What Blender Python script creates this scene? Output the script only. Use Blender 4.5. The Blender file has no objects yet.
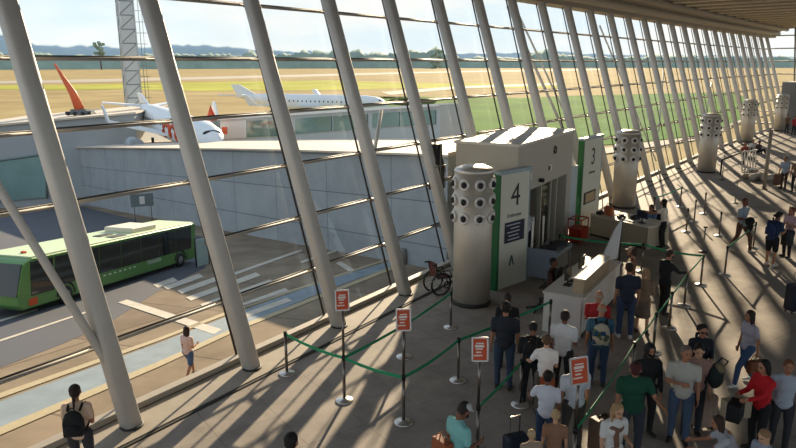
import bpy, bmesh, math, random
from mathutils import Vector, Matrix, noise
random.seed(7)
PI = math.pi
SC = bpy.context.scene
COL = SC.collection

# ------------------------------------------------------------------ camera
FPX, PITCH, ROLL, H = 674.4, 0.2330, -0.0025, 6.489
fw = Vector((0, math.cos(PITCH), -math.sin(PITCH)))
_r = Vector((1, 0, 0)); _u = _r.cross(fw)
rt = math.cos(ROLL)*_r + math.sin(ROLL)*_u
up = -math.sin(ROLL)*_r + math.cos(ROLL)*_u
cd = bpy.data.cameras.new('camera'); cam = bpy.data.objects.new('camera', cd); COL.objects.link(cam)
cam.matrix_world = Matrix(((rt.x, up.x, -fw.x, 0), (rt.y, up.y, -fw.y, 0), (rt.z, up.z, -fw.z, H), (0, 0, 0, 1)))
cd.sensor_width = 36; cd.lens = FPX/796*36; cd.clip_start = .1; cd.clip_end = 8000
SC.camera = cam
SC.view_settings.view_transform = 'Standard'; SC.view_settings.look = 'None'
SC.view_settings.exposure = 0.13; SC.view_settings.gamma = 1.0; SC.view_settings.use_curve_mapping = False

# ------------------------------------------------------------------ world
W = bpy.data.worlds.new('sky'); SC.world = W; W.use_nodes = True
nt = W.node_tree; nt.nodes.clear()
out = nt.nodes.new('ShaderNodeOutputWorld'); bg = nt.nodes.new('ShaderNodeBackground')
tc = nt.nodes.new('ShaderNodeTexCoord'); sep = nt.nodes.new('ShaderNodeSeparateXYZ')
nt.links.new(tc.outputs['Generated'], sep.inputs[0])
rmp = nt.nodes.new('ShaderNodeValToRGB')
e = rmp.color_ramp.elements
e[0].position = 0.0; e[0].color = (.72, .80, .84, 1)
e[1].position = .55; e[1].color = (.20, .36, .62, 1)
x = e.new(.07); x.color = (.68, .80, .86, 1)
x = e.new(.20); x.color = (.40, .60, .78, 1)
nt.links.new(sep.outputs['Z'], rmp.inputs[0])
mp = nt.nodes.new('ShaderNodeMapping'); mp.inputs['Scale'].default_value = (2.2, 2.2, 9)
nt.links.new(tc.outputs['Generated'], mp.inputs[0])
nz = nt.nodes.new('ShaderNodeTexNoise'); nz.inputs['Scale'].default_value = 1.7; nz.inputs['Detail'].default_value = 6
nt.links.new(mp.outputs[0], nz.inputs['Vector'])
cr = nt.nodes.new('ShaderNodeValToRGB'); cr.color_ramp.elements[0].position = .42; cr.color_ramp.elements[1].position = .62
nt.links.new(nz.outputs['Fac'], cr.inputs[0])
mx = nt.nodes.new('ShaderNodeMixRGB'); mx.inputs[2].default_value = (.86, .86, .84, 1)
nt.links.new(cr.outputs[0], mx.inputs[0]); nt.links.new(rmp.outputs[0], mx.inputs[1])
nt.links.new(mx.outputs[0], bg.inputs[0]); bg.inputs[1].default_value = 1.15
nt.links.new(bg.outputs[0], out.inputs[0])

# ------------------------------------------------------------------ sun
SUN_AZ, SUN_EL = math.radians(11.2), math.radians(17.2)
sd = bpy.data.lights.new('sun', 'SUN'); sd.energy = 9.8; sd.color = (1.0, .80, .56); sd.angle = math.radians(.7)
so = bpy.data.objects.new('sun', sd); COL.objects.link(so)
tosun = Vector((math.sin(SUN_AZ)*math.cos(SUN_EL), math.cos(SUN_AZ)*math.cos(SUN_EL), math.sin(SUN_EL)))
so.rotation_euler = tosun.to_track_quat('Z', 'Y').to_euler(); so.location = tosun*60

# ------------------------------------------------------------------ geometry of the place
def ray(px, py): return fw*FPX + rt*(px-398) - up*(py-224)
def fl(px, py, z=0.0):
    d = ray(px, py); return Vector((0, 0, H)) + d*((z-H)/d.z)
AZ0, AB, AC = -.62, .02, -.12
def gz(x, y): return AZ0 + AB*x + AC*y
def ap(px, py, dz=0):                     # point on the sloping apron
    d = ray(px, py); k = (AZ0+dz-H)/(d.z-AB*d.x-AC*d.y)
    return Vector((0, 0, H)) + d*k
def onplane(px, py, A, B):                # point on the vertical plane through A and B
    d = ray(px, py); n = Vector((-(B-A).y, (B-A).x, 0)); O = Vector((0, 0, H))
    return O + d*((A-O).dot(n)/d.dot(n))
X0, Y0, HD, TN, BAY = -5.2682, 11.5953, .6127, .0028, 2.9557
LEAN, DZ, ZG, LAL = .2816, 1.3146, .0275, -.0191
def fac(i):                               # facade axis: point, tangent, inward normal
    n = int(math.floor(i)); x, y = X0, Y0
    if n >= 0:
        for k in range(n): x += BAY*math.sin(HD+TN*k); y += BAY*math.cos(HD+TN*k)
    else:
        for k in range(-n): x -= BAY*math.sin(HD-TN*(k+1)); y -= BAY*math.cos(HD-TN*(k+1))
    a = HD+TN*n; fr = (i-n)*BAY
    x += fr*math.sin(a); y += fr*math.cos(a); a = HD+TN*i
    return Vector((x, y, 0)), Vector((math.sin(a), math.cos(a), 0)), Vector((math.cos(a), -math.sin(a), 0)), a
def fp(i, off, z, lean=True):
    P, t, n, a = fac(i)
    v = P + n*off + Vector((0, 0, z))
    if lean: v += -n*(LEAN*z) + t*(LAL*z)
    return v

# ------------------------------------------------------------------ materials
MATS = {}
def mat(name, col, rough=.6, metal=0.0, var=.12, scale=6.0, bump=0.0, spec=.4, emit=0, coat=0):
    if name in MATS: return MATS[name]
    m = bpy.data.materials.new(name); m.use_nodes = True; t = m.node_tree
    b = t.nodes['Principled BSDF']
    b.inputs['Roughness'].default_value = rough; b.inputs['Metallic'].default_value = metal
    b.inputs['Specular IOR Level'].default_value = spec; b.inputs['Coat Weight'].default_value = coat
    c = t.nodes.new('ShaderNodeTexCoord'); n = t.nodes.new('ShaderNodeTexNoise')
    n.inputs['Scale'].default_value = scale; n.inputs['Detail'].default_value = 5
    t.links.new(c.outputs['Object'], n.inputs['Vector'])
    r = t.nodes.new('ShaderNodeMixRGB')
    lo = tuple(max(0, k*(1-var)) for k in col[:3])+(1,); hi = tuple(min(1, k*(1+var)) for k in col[:3])+(1,)
    r.inputs[1].default_value = lo; r.inputs[2].default_value = hi
    t.links.new(n.outputs['Fac'], r.inputs[0]); t.links.new(r.outputs[0], b.inputs['Base Color'])
    if bump:
        bu = t.nodes.new('ShaderNodeBump'); bu.inputs['Strength'].default_value = bump; bu.inputs['Distance'].default_value = .02
        t.links.new(n.outputs['Fac'], bu.inputs['Height']); t.links.new(bu.outputs[0], b.inputs['Normal'])
    MATS[name] = m; return m
def hexc(s):
    v = [int(s[i:i+2], 16)/255 for i in (0, 2, 4)]
    return tuple(k/12.92 if k <= .04045 else ((k+.055)/1.055)**2.4 for k in v)
def cm(h, rough=.8, **k): return mat('paint_'+h, hexc(h), rough, **k)
def tiled(name, c1, c2, mortar, sx, sy, rough, ms=.01, rot=0, coords='Object', nscale=.6, var=.25):
    m = bpy.data.materials.new(name); m.use_nodes = True; t = m.node_tree; b = t.nodes['Principled BSDF']
    c = t.nodes.new('ShaderNodeTexCoord'); mp = t.nodes.new('ShaderNodeMapping'); mp.inputs['Rotation'].default_value[2] = rot
    t.links.new(c.outputs[coords], mp.inputs[0])
    br = t.nodes.new('ShaderNodeTexBrick'); br.offset = 0
    br.inputs['Color1'].default_value = (*c1, 1); br.inputs['Color2'].default_value = (*c2, 1); br.inputs['Mortar'].default_value = (*mortar, 1)
    br.inputs['Scale'].default_value = 1; br.inputs['Brick Width'].default_value = sx; br.inputs['Row Height'].default_value = sy; br.inputs['Mortar Size'].default_value = ms
    t.links.new(mp.outputs[0], br.inputs['Vector'])
    n = t.nodes.new('ShaderNodeTexNoise'); n.inputs['Scale'].default_value = nscale; n.inputs['Detail'].default_value = 8; n.inputs['Roughness'].default_value = .65
    t.links.new(c.outputs['Object'], n.inputs['Vector'])
    rr = t.nodes.new('ShaderNodeMapRange'); rr.inputs[1].default_value = .3; rr.inputs[2].default_value = .7
    rr.inputs[3].default_value = 1-var; rr.inputs[4].default_value = 1+var
    t.links.new(n.outputs['Fac'], rr.inputs[0])
    mu = t.nodes.new('ShaderNodeVectorMath'); mu.operation = 'SCALE'
    t.links.new(br.outputs['Color'], mu.inputs[0]); t.links.new(rr.outputs[0], mu.inputs['Scale'])
    t.links.new(mu.outputs[0], b.inputs['Base Color']); b.inputs['Roughness'].default_value = rough; b.inputs['Specular IOR Level'].default_value = .06 if name == 'hall_floor' else .02
    MATS[name] = m; return m
def glassmat(name, tint, refl, rough=.02, trans=(1, 1, 1)):
    m = bpy.data.materials.new(name); m.use_nodes = True; t = m.node_tree; t.nodes.clear()
    o = t.nodes.new('ShaderNodeOutputMaterial'); tr = t.nodes.new('ShaderNodeBsdfTransparent'); tr.inputs[0].default_value = (*trans, 1)
    g = t.nodes.new('ShaderNodeBsdfGlossy'); g.inputs['Roughness'].default_value = rough; g.inputs[0].default_value = (*tint, 1)
    f = t.nodes.new('ShaderNodeFresnel'); f.inputs[0].default_value = 1.45
    ml = t.nodes.new('ShaderNodeMath'); ml.operation = 'MULTIPLY'; ml.inputs[1].default_value = refl
    t.links.new(f.outputs[0], ml.inputs[0])
    x = t.nodes.new('ShaderNodeMixShader'); t.links.new(ml.outputs[0], x.inputs[0]); t.links.new(tr.outputs[0], x.inputs[1]); t.links.new(g.outputs[0], x.inputs[2])
    t.links.new(x.outputs[0], o.inputs[0]); MATS[name] = m; return m

M_floor = tiled('hall_floor', hexc('a29a91'), hexc('9a928a'), hexc('857f78'), 1.2, 1.2, .62, .008, rot=-HD+PI/2, nscale=1.3, var=.20)
M_slab = mat('sill_concrete', hexc('a39a8c'), .75, var=.2, scale=3)
M_edge = mat('dark_joint', (.03, .028, .026), .8)
M_col = mat('column_paint', hexc('c6c5c2'), .55, .05, .10, 3)
M_rail = mat('rail_metal', hexc('8f8c86'), .6, .1, .1, 5)
M_dark = mat('dark_gasket', (.03, .028, .026), .6)
M_glass = glassmat('facade_glass', (.95, 1, 1), .04, trans=(.95, .965, .955))
M_steel = mat('brushed_steel', (.56, .51, .44), .45, .45, .16, 2.2)
M_white = mat('white_panel', hexc('e4e0d6'), .5, var=.05)
M_beam = mat('ceiling_edge', hexc('8b8172'), .7, var=.12, scale=1.5)
M_slat = mat('ceiling_slat', hexc('6f6558'), .75, var=.4, scale=.8); M_lath = mat('ceiling_lath', hexc('b9ad9a'), .6, var=.2)
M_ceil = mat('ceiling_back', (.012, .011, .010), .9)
M_green = mat('belt_green', (.015, .30, .13), .6)
M_black = mat('black_plastic', (.018, .018, .02), .5)
M_pole = mat('stanchion_pole', (.20, .18, .16), .28, .9, .1)
M_chrome = mat('stanchion_base', (.70, .68, .65), .28, .75, .08)
M_orange = mat('sign_orange', hexc('c9512a'), .6, var=.05)

# ------------------------------------------------------------------ mesh helpers
def box(bm, c, s, rot=0, mi=0, M=None):
    c = Vector(c); vs = []
    R = M if M is not None else Matrix.Rotation(rot, 3, 'Z')
    for dx, dy, dz in ((-1,-1,-1),(1,-1,-1),(1,1,-1),(-1,1,-1),(-1,-1,1),(1,-1,1),(1,1,1),(-1,1,1)):
        vs.append(bm.verts.new(c + R @ Vector((dx*s[0]/2, dy*s[1]/2, dz*s[2]/2))))
    for f in ((0,3,2,1),(4,5,6,7),(0,1,5,4),(1,2,6,5),(2,3,7,6),(3,0,4,7)):
        q = bm.faces.new([vs[k] for k in f]); q.material_index = mi
def frame(d):
    d = d.normalized(); a = Vector((0, 0, 1)) if abs(d.z) < .9 else Vector((1, 0, 0))
    s = d.cross(a).normalized(); return s, s.cross(d).normalized(), d
def tube(bm, pts, r, seg=8, mi=0, caps=True, r2=None, smooth=True):
    pts = [Vector(p) for p in pts]; rings = []
    rs = r if isinstance(r, (list, tuple)) else [r]*len(pts)
    for i, p in enumerate(pts):
        d = (pts[min(i+1, len(pts)-1)]-pts[max(i-1, 0)]); s, u, _ = frame(d)
        k = (r2/r) if r2 else 1
        rings.append([bm.verts.new(p + s*math.cos(2*PI*j/seg)*rs[i] + u*math.sin(2*PI*j/seg)*rs[i]*k) for j in range(seg)])
    for a, b in zip(rings, rings[1:]):
        for j in range(seg):
            f = bm.faces.new((a[j], a[(j+1) % seg], b[(j+1) % seg], b[j])); f.material_index = mi; f.smooth = smooth
    if caps:
        f = bm.faces.new(rings[0][::-1]); f.material_index = mi; f = bm.faces.new(rings[-1]); f.material_index = mi
def lathe(bm, prof, seg=24, c=(0, 0, 0), mi=0, M=None, smooth=True):
    rings = []; c = Vector(c)
    for r, z in prof:
        ring = []
        for j in range(seg):
            v = Vector((r*math.cos(2*PI*j/seg), r*math.sin(2*PI*j/seg), z))
            if M is not None: v = M @ v
            ring.append(bm.verts.new(c+v))
        rings.append(ring)
    for a, b in zip(rings, rings[1:]):
        for j in range(seg):
            f = bm.faces.new((a[j], a[(j+1) % seg], b[(j+1) % seg], b[j])); f.material_index = mi; f.smooth = smooth
    if prof[0][0] > 0: bm.faces.new(rings[0][::-1]).material_index = mi
    if prof[-1][0] > 0: bm.faces.new(rings[-1]).material_index = mi
def ellipsoid(bm, c, r, M=None, mi=0, u=14, v=9):
    T = Matrix.Translation(Vector(c)) @ (M.to_4x4() if M is not None else Matrix()) @ Matrix.Diagonal((*r, 1))
    g = bmesh.ops.create_uvsphere(bm, u_segments=u, v_segments=v, radius=1, matrix=T)
    for vv in g['verts']:
        for f in vv.link_faces: f.smooth = True; f.material_index = mi
def prism(bm, pts, z0, z1, mi=0):            # vertical extrusion of a plan outline
    a = [bm.verts.new((p[0], p[1], z0)) for p in pts]; b = [bm.verts.new((p[0], p[1], z1)) for p in pts]
    n = len(pts); bm.faces.new(a[::-1]).material_index = mi; bm.faces.new(b).material_index = mi
    for j in range(n): bm.faces.new((a[j], a[(j+1) % n], b[(j+1) % n], b[j])).material_index = mi
def quad(bm, pts, mi=0):
    f = bm.faces.new([bm.verts.new(Vector(p)) for p in pts]); f.material_index = mi; return f
def slabquad(bm, pts, n, th, mi=0):          # polygon with thickness th along n
    n = Vector(n).normalized()*th; a = [bm.verts.new(Vector(p)) for p in pts]; b = [bm.verts.new(Vector(p)+n) for p in pts]
    k = len(pts); bm.faces.new(a).material_index = mi; bm.faces.new(b[::-1]).material_index = mi
    for j in range(k): bm.faces.new((a[j], a[(j+1) % k], b[(j+1) % k], b[j])).material_index = mi
def obj(name, bm, m, parent=None, fix=True, loc=None):
    if fix: bmesh.ops.recalc_face_normals(bm, faces=bm.faces)
    me = bpy.data.meshes.new(name); bm.to_mesh(me); bm.free()
    for k in (m if isinstance(m, (list, tuple)) else [m]): me.materials.append(k)
    o = bpy.data.objects.new(name, me); COL.objects.link(o)
    if parent is not None: o.parent = parent
    if loc is not None: o.location = loc
    return o
def B(): return bmesh.new()
def tag(o, label=None, cat=None, group=None, kind=None):
    if label: o['label'] = label
    if cat: o['category'] = cat
    if group: o['group'] = group
    if kind: o['kind'] = kind
    return o
def thing(name, label, cat, loc=(0, 0, 0), rz=0, group=None):
    o = bpy.data.objects.new(name, None); o.empty_display_size = .2; COL.objects.link(o)
    o.location = loc; o.rotation_euler = (0, 0, rz); return tag(o, label, cat, group)
def struct(name, bm, m, parent=None):
    o = obj(name, bm, m, parent)
    if parent is None: o['kind'] = 'structure'
    return o
def kids(o): return [c for c in bpy.data.objects if c.parent == o]
def dup(root, loc=None, rz=None, label=None, group=None):
    def cp(o, par):
        c = o.copy(); COL.objects.link(c); c.parent = par
        for k in KID.get(o.name, []): cp(k, c)
        return c
    if root.name not in KID:
        def reg(o):
            KID[o.name] = kids(o)
            for k in KID[o.name]: reg(k)
        reg(root)
    r = cp(root, None)
    if loc is not None: r.location = loc
    if rz is not None: r.rotation_euler = (0, 0, rz)
    if label: r['label'] = label
    if group: r['group'] = group
    return r
KID = {}
def textmesh(name, s, size, m, parent, M, ext=.002, align='CENTER'):
    cu = bpy.data.curves.new('txt', 'FONT'); cu.body = s; cu.size = size; cu.extrude = ext; cu.align_x = align; cu.align_y = 'CENTER'
    o = bpy.data.objects.new('txt', cu); COL.objects.link(o)
    dg = bpy.context.evaluated_depsgraph_get(); me = bpy.data.meshes.new_from_object(o.evaluated_get(dg))
    bpy.data.objects.remove(o); me.name = name; me.materials.clear(); me.materials.append(m)
    r = bpy.data.objects.new(name, me); COL.objects.link(r); r.parent = parent; r.matrix_local = M; return r
ORD = ['first','second','third','fourth','fifth','sixth','seventh','eighth','ninth','tenth','eleventh','twelfth','thirteenth','fourteenth','fifteenth','sixteenth','seventeenth','eighteenth','nineteenth','twentieth','twenty-first','twenty-second','twenty-third','twenty-fourth','twenty-fifth','twenty-sixth','twenty-seventh','twenty-eighth']

# ================================================================== STRUCTURE
I0, I1 = -5, 27
def strip(bm, offs, i0=I0, i1=I1, mi=0, lean=False, step=1):
    """sweep a closed (off, z) section along the facade"""
    k = int((i1-i0)/step); rings = []
    for j in range(k+1):
        i = i0+j*step; rings.append([bm.verts.new(fp(i, o, z, lean)) for o, z in offs])
    n = len(offs)
    for a, b in zip(rings, rings[1:]):
        for j in range(n): bm.faces.new((a[j], a[(j+1) % n], b[(j+1) % n], b[j])).material_index = mi
    bm.faces.new(rings[0]); bm.faces.new(rings[-1][::-1])
bm = B(); strip(bm, [(.02, 0), (34, 0), (34, -.3), (.02, -.3)]); struct('floor', bm, M_floor)
bm = B(); strip(bm, [(-.12, -.1), (.96, -.1), (.96, .035), (-.12, .035)]); struct('trim_1', bm, M_slab)
bm = B(); strip(bm, [(.962, 0.003), (1.04, 0.003), (1.04, .02), (.962, .02)]); struct('trim_2', bm, M_edge)
bm = B(); strip(bm, [(-.12, -.11), (.02, -.11), (.02, -22), (-.12, -22)]); struct('wall_outside_base', bm, cm('9a9a96'))
# roof edge and slatted ceiling
ZT = 9.15
def adj(off, z): return (off-LEAN*ZT, z)
bm = B()
strip(bm, [adj(-.35, ZT), adj(.55, ZT), adj(.55, ZT+.28), adj(-.35, ZT+.28)])
struct('trim_3', bm, M_beam)
def pipe(bm, off, z, r):
    strip(bm, [adj(off+r*math.cos(a*PI/5), z+r*math.sin(a*PI/5)) for a in range(10)])
bm = B(); pipe(bm, .75, ZT+.42, .24); struct('trim_4', bm, mat('edge_pipe', hexc('978c7b'), .6, .1))
bm = B(); pipe(bm, 1.55, ZT+.85, .20); strip(bm, [adj(.8, ZT+.6), adj(1.6, ZT+.95), adj(1.6, ZT+1.05), adj(.8, ZT+.7)]); struct('trim_5', bm, M_beam)
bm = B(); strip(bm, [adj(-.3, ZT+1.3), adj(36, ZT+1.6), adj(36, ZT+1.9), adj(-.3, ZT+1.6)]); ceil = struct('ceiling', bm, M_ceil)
bm = B(); i = -4.8; LT = []
rs = random.Random(3)
while i < 26.6:
    P, t, n, a = fac(i); w = .92
    o0 = adj(1.75, 0)[0]; o1 = 34
    A = P+n*o0+Vector((0, 0, ZT+1.0)); Bq = P+n*o1+Vector((0, 0, ZT+1.25))
    for (q0, q1, z0) in ((-w, w, 0),):
        pts = [A+t*q0, A+t*q1, Bq+t*q1, Bq+t*q0]; slabquad(bm, pts, (0, 0, 1), .22)
    LT.append((A+t*1.35+Vector((0,0,-.02)), Bq+t*1.35+Vector((0,0,-.02))))
    i += .97
sl = obj('ceiling_slats', bm, M_slat, ceil)
bm = B()
for p_, q_ in LT: tube(bm, [p_, q_], .09, 6)
obj('ceiling_laths', bm, M_lath, ceil)
bm = B()
for off in (6, 12, 18, 24, 30): pipe(bm, off, ZT+1.22, .16)
obj('ceiling_beam', bm, M_beam, ceil)

# glazing bays: pane + tube transoms + thick bottom beam
wn = 0
for i in range(-3, 26):
    wn += 1; bm = B(); quad(bm, [fp(i, -.06, .12), fp(i+1, -.06, .12), fp(i+1, -.06, ZT), fp(i, -.06, ZT)])
    w = struct('window_%d' % wn, bm, M_glass)
    bm = B()
    A, Bq = fp(i, .0, .07, 0), fp(i+1, .0, .07, 0)
    d = (Bq-A); ang = math.atan2(d.y, d.x)
    box(bm, (A+Bq)/2, (d.length, .20, .18), ang)
    obj('bottom_beam', bm, mat('sill_beam', hexc('aba294'), .6, .1), w)
    bm = B(); box(bm, (A+Bq)/2+Vector((0, 0, -.05))+fac(i)[2]*.014, (d.length, .21, .04), ang); obj('dark_strip', bm, M_dark, w)  # thin dark strip along the bottom beam
    bm = B(); tube(bm, [fp(i, -.03, .1), fp(i, -.03, ZT)], .028, 4); obj('mullion', bm, M_dark, w)
    for k in range(1, 7):
        if k == 2 and i in (-1, 0): continue
        bm = B(); z = ZG+k*DZ
        tube(bm, [fp(i, 0, z), fp(i+1, 0, z)], .036, 8)
        obj('transom', bm, M_rail, w)
        bm = B(); u = Vector((0, 0, .044))
        tube(bm, [fp(i, -.045, z)+u, fp(i+1, -.045, z)+u], .022, 4); obj('gasket', bm, M_dark, w)
# end wall of the hall, glazed
PE, tE, nE, aE = fac(26.05)
def ew(off, z): return PE+nE*off+Vector((0, 0, z))
bm = B(); quad(bm, [ew(-2.5, 0), ew(34, 0), ew(34, ZT+1.2), ew(-2.5, ZT+1.2)]); w = struct('window_%d' % (wn+1), bm, M_glass)
for k in range(0, 8):
    bm = B(); tube(bm, [ew(-2.5, .1+k*DZ), ew(34, .1+k*DZ)], .06 if k else .12, 8); obj('transom', bm, M_rail, w)
for k in range(0, 12):
    bm = B(); tube(bm, [ew(1.2+k*3, 0), ew(.2+k*3, ZT+1)], .09, 8); obj('mullion', bm, M_rail, w)

# leaning columns
CL, CA = LEAN+.029, LAL+.003
def make_column():
    t = thing('leaning_column', None, 'column')
    d = Vector((-LEAN, 0, 1))      # local: +x inward, y along (Blender local mapping set by rz)
    bm = B(); rings = []
    for z in (.04, ZT+.05):
        rings.append([bm.verts.new(Vector((-CL*z, CA*z, z))+Vector((.17*math.copysign(abs(math.cos(a))**.6, math.cos(a)), .180*math.copysign(abs(math.sin(a))**.6, math.sin(a)), 0))) for a in [2*PI*j/20 for j in range(20)]])
    for j in range(20):
        f = bm.faces.new((rings[0][j], rings[0][(j+1) % 20], rings[1][(j+1) % 20], rings[1][j])); f.smooth = True
    bm.faces.new(rings[0][::-1]); bm.faces.new(rings[1]); obj('shaft', bm, M_col, t)
    bm = B(); lathe(bm, [(.21, .034), (.21, .06), (.19, .07)], 20); obj('base_plate', bm, M_dark, t)
    for k in range(1, 7):
        z = ZG+k*DZ; bm = B()
        c0 = Vector((-CL*z-.12, CA*z, z)); c1 = Vector((-LEAN*z-.53, LAL*z+.11, z))
        tube(bm, [c0, c1], .04, 8); tube(bm, [c1+Vector((.02, -.08, 0)), c1+Vector((.02, .08, 0))], .058, 8); obj('bracket', bm, M_dark if k > 20 else mat('bracket_metal', (.16, .15, .14), .5, .4), t)
    return t
first = None
for i in range(-3, 27):
    P = fp(i, .53, 0, False)-fac(i)[1]*.11; a = fac(i)[3]; rz = -a
    if i < 0: lb = 'leaning grey steel column standing just left of the view along the glass wall'
    else: lb = 'leaning grey steel column of the glass wall, %s from the left' % ORD[i]
    if first is None: first = make_column(); o = first; o.location = P; o.rotation_euler = (0, 0, rz); o['label'] = lb
    else: o = dup(first, P, rz, lb)
    o['group'] = 'leaning columns along the glass wall'
# diagonal braces in some bays
def brace(i, z0, j, z1, off, r, label):
    bm = B(); tube(bm, [fp(i, off, z0), fp(j, off, z1)], r, 10); o = obj('diagonal_brace', bm, M_col)
    tag(o, label, 'brace'); return o
brace(-.06, 1.1, -.83, 9.0, .50, .075, 'thick slanting steel tube meeting the first column near its foot')
brace(13.1, 2.2, 14.4, 6.2, -.35, .05, 'thin dark diagonal rod crossing the bays left of the third steel tower')
brace(16.9, 1.9, 18.6, 5.3, -.35, .05, 'thin dark diagonal rod above the third steel tower')
brace(7.6, 9.0, 9.2, .4, -.9, .07, 'slim slanting post outside the glass beside the ninth column')
brace(8.0, 9.0, 9.75, .4, -1.1, .05, 'slim slanting rod outside the glass right of the slim post')
brace(11.2, 8.6, 12.9, .4, -.7, .05, 'slim slanting rod outside the glass behind the twelfth column')

# ================================================================== OUTSIDE
M_apr = tiled('apron_concrete', hexc('8a7c69'), hexc('807262'), hexc('6a5f52'), 4.2, 5.5, .85, .05, rot=.45, nscale=.35, var=.25)
bm = B(); corners = [(-120, -10), (60, -10), (60, 60), (3.5, 60), (-46, 130), (-120, 130)]
quad(bm, [(x, y, gz(x, y)) for x, y in corners]); struct('floor_apron', bm, M_apr)
def appatch(name, pts, m, dz=.02):
    bm = B(); P = [ap(*p, 0) for p in pts]
    slabquad(bm, [p+Vector((0, 0, dz)) for p in P], (0, 0, -1), .015); return struct(name, bm, m)
M_mark = mat('road_paint', hexc('b8b0a0'), .8, var=.3, scale=2); M_blue = mat('blue_walk', hexc('7a878d'), .8, var=.35, scale=1.2)
M_kerb = mat('kerb_paint', hexc('a69878'), .8, var=.2)
M_apron_shade = mat('painted_shade', hexc('4c4e54'), .85, var=.2, scale=.6)
appatch('floor_shade_patch', [(-60, 395), (0, 368), (60, 345), (106, 325), (160, 290), (205, 268), (214, 240), (84, 207), (-60, 215)], M_apron_shade, .010)  # dark patch paints the ground shadow around the bus onto the apron
appatch('trim_6', [(-30, 442), (0, 428), (160, 363), (240, 327), (330, 289), (400, 264), (395, 260), (330, 279), (240, 312), (160, 343), (0, 402), (-30, 412)], M_blue)
appatch('trim_7', [(-30, 452), (0, 436), (160, 367), (240, 330), (400, 267), (400, 263.5), (240, 326), (160, 361.5), (0, 428), (-30, 443)], M_kerb, .03)
appatch('trim_8', [(-30, 412), (0, 399), (160, 341), (240, 310), (395, 258), (395, 256.5), (240, 307), (160, 338), (0, 394), (-30, 406)], M_kerb, .03)
n = 9
def stripe(px, py, l=60, s=.42, w=3.2, dzz=.03):
    global n
    appatch('trim_%d' % n, [(px, py), (px+l, py-l*s), (px+l+w*1.5, py-l*s+w), (px+w*1.5, py+w)], M_mark, dzz); n += 1
for k, (px, py, l) in enumerate([(177, 291, 38), (186, 298, 70), (200, 305, 70), (225, 310, 60), (163, 287, 36), (232, 318, 55), (153, 285, 20)]): stripe(px, py, l, .36)
appatch('trim_20', [(118, 303), (127, 300), (222, 330), (214, 335)], M_mark, .03)
appatch('trim_21', [(-5, 322), (38, 309), (38, 310.5), (-5, 324)], M_mark, .03)
appatch('trim_22', [(-5, 342), (92, 310), (92, 311.5), (-5, 344)], M_mark, .03)
appatch('trim_23', [(300, 262), (345, 247), (347, 248), (302, 263.5)], M_mark, .03)
appatch('trim_24', [(225, 276), (300, 250), (303, 251), (228, 278)], M_mark, .03)
appatch('trim_25', [(334, 262), (350, 273), (354, 270), (338, 260)], M_mark, .03)

# pier building: tall blank wall, flat pale roof that slopes down away from the hall
M_wall = tiled('pier_wall', hexc('a3a7a8'), hexc('9da2a4'), hexc('737a7e'), 7.0, 2.6, .7, .035, nscale=.5, var=.10)
W1 = ap(300, 240); W2 = ap(445, 271); W0 = onplane(84, 205, W1, W2)
W0 = ap(84, 205); dirw = (W2-W0); dirw.z = 0
def topz(px, py, A, Bq): return onplane(px, py, A, Bq)
T = [onplane(73, 147.6, W0, W2), onplane(232, 149.5, W0, W2), onplane(300, 151, W0, W2), onplane(415, 155, W0, W2), onplane(458, 157, W0, W2)]
def dp(px, py, D):
    d = ray(px, py); return Vector((0, 0, H))+d*(D/math.hypot(d.x, d.y))
wd = Vector((dirw.y, -dirw.x, 0)).normalized()
if wd.y < 0: wd = -wd
def uvwall(bmn, tops, thick, back):
    pass
bm = B(); bot = [Vector((p.x, p.y, gz(p.x, p.y)-1)) for p in T]
for a in range(len(T)-1): quad(bm, [bot[a], bot[a+1], T[a+1], T[a]])
bk = [p+wd*10.5 for p in T]; bkb = [p+wd*10.5 for p in bot]
for a in range(len(T)-1): quad(bm, [bkb[a+1], bkb[a], bk[a], bk[a+1]]); quad(bm, [bot[a], bkb[a], bkb[a+1], bot[a+1]])
quad(bm, [bot[0], T[0], bk[0], bkb[0]]); quad(bm, [bot[-1], bkb[-1], bk[-1], T[-1]])
for a in range(len(T)-1): quad(bm, [T[a], T[a+1], bk[a+1], bk[a]])
bmesh.ops.remove_doubles(bm, verts=bm.verts, dist=.001)
pier = struct('wall_pier', bm, M_wall)
# box-like panel joints follow wall length: UV mapping by length and height
me = pier.data; uvl = me.uv_layers.new(name='UVMap'); ax = (T[-1]-T[0]); ax.z = 0; ax.normalize()
for lp in me.loops:
    v = me.vertices[lp.vertex_index].co; k = (v-T[0]).dot(ax)/ (Vector((T[-1].x-T[0].x, T[-1].y-T[0].y, 0)).length)
    uvl.data[lp.index].uv = ((v-T[0]).dot(ax), v.z-(T[0].z+(T[-1].z-T[0].z)*k))
for nd in M_wall.node_tree.nodes:
    if nd.type == 'MAPPING':
        tcx = [q for q in M_wall.node_tree.nodes if q.type == 'TEX_COORD'][0]
        M_wall.node_tree.links.new(tcx.outputs['UV'], nd.inputs[0])
M_roof = mat('pale_roof', hexc('cdbfac'), .8, var=.12, scale=.5)
bm = B(); e = .12
for a in range(len(T)-1):
    slabquad(bm, [T[a]-wd*.3, T[a+1]-wd*.3, bk[a+1]+wd*.3, bk[a]+wd*.3], (0, 0, 1), e)
struct('ceiling_pier_roof', bm, M_roof)
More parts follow.
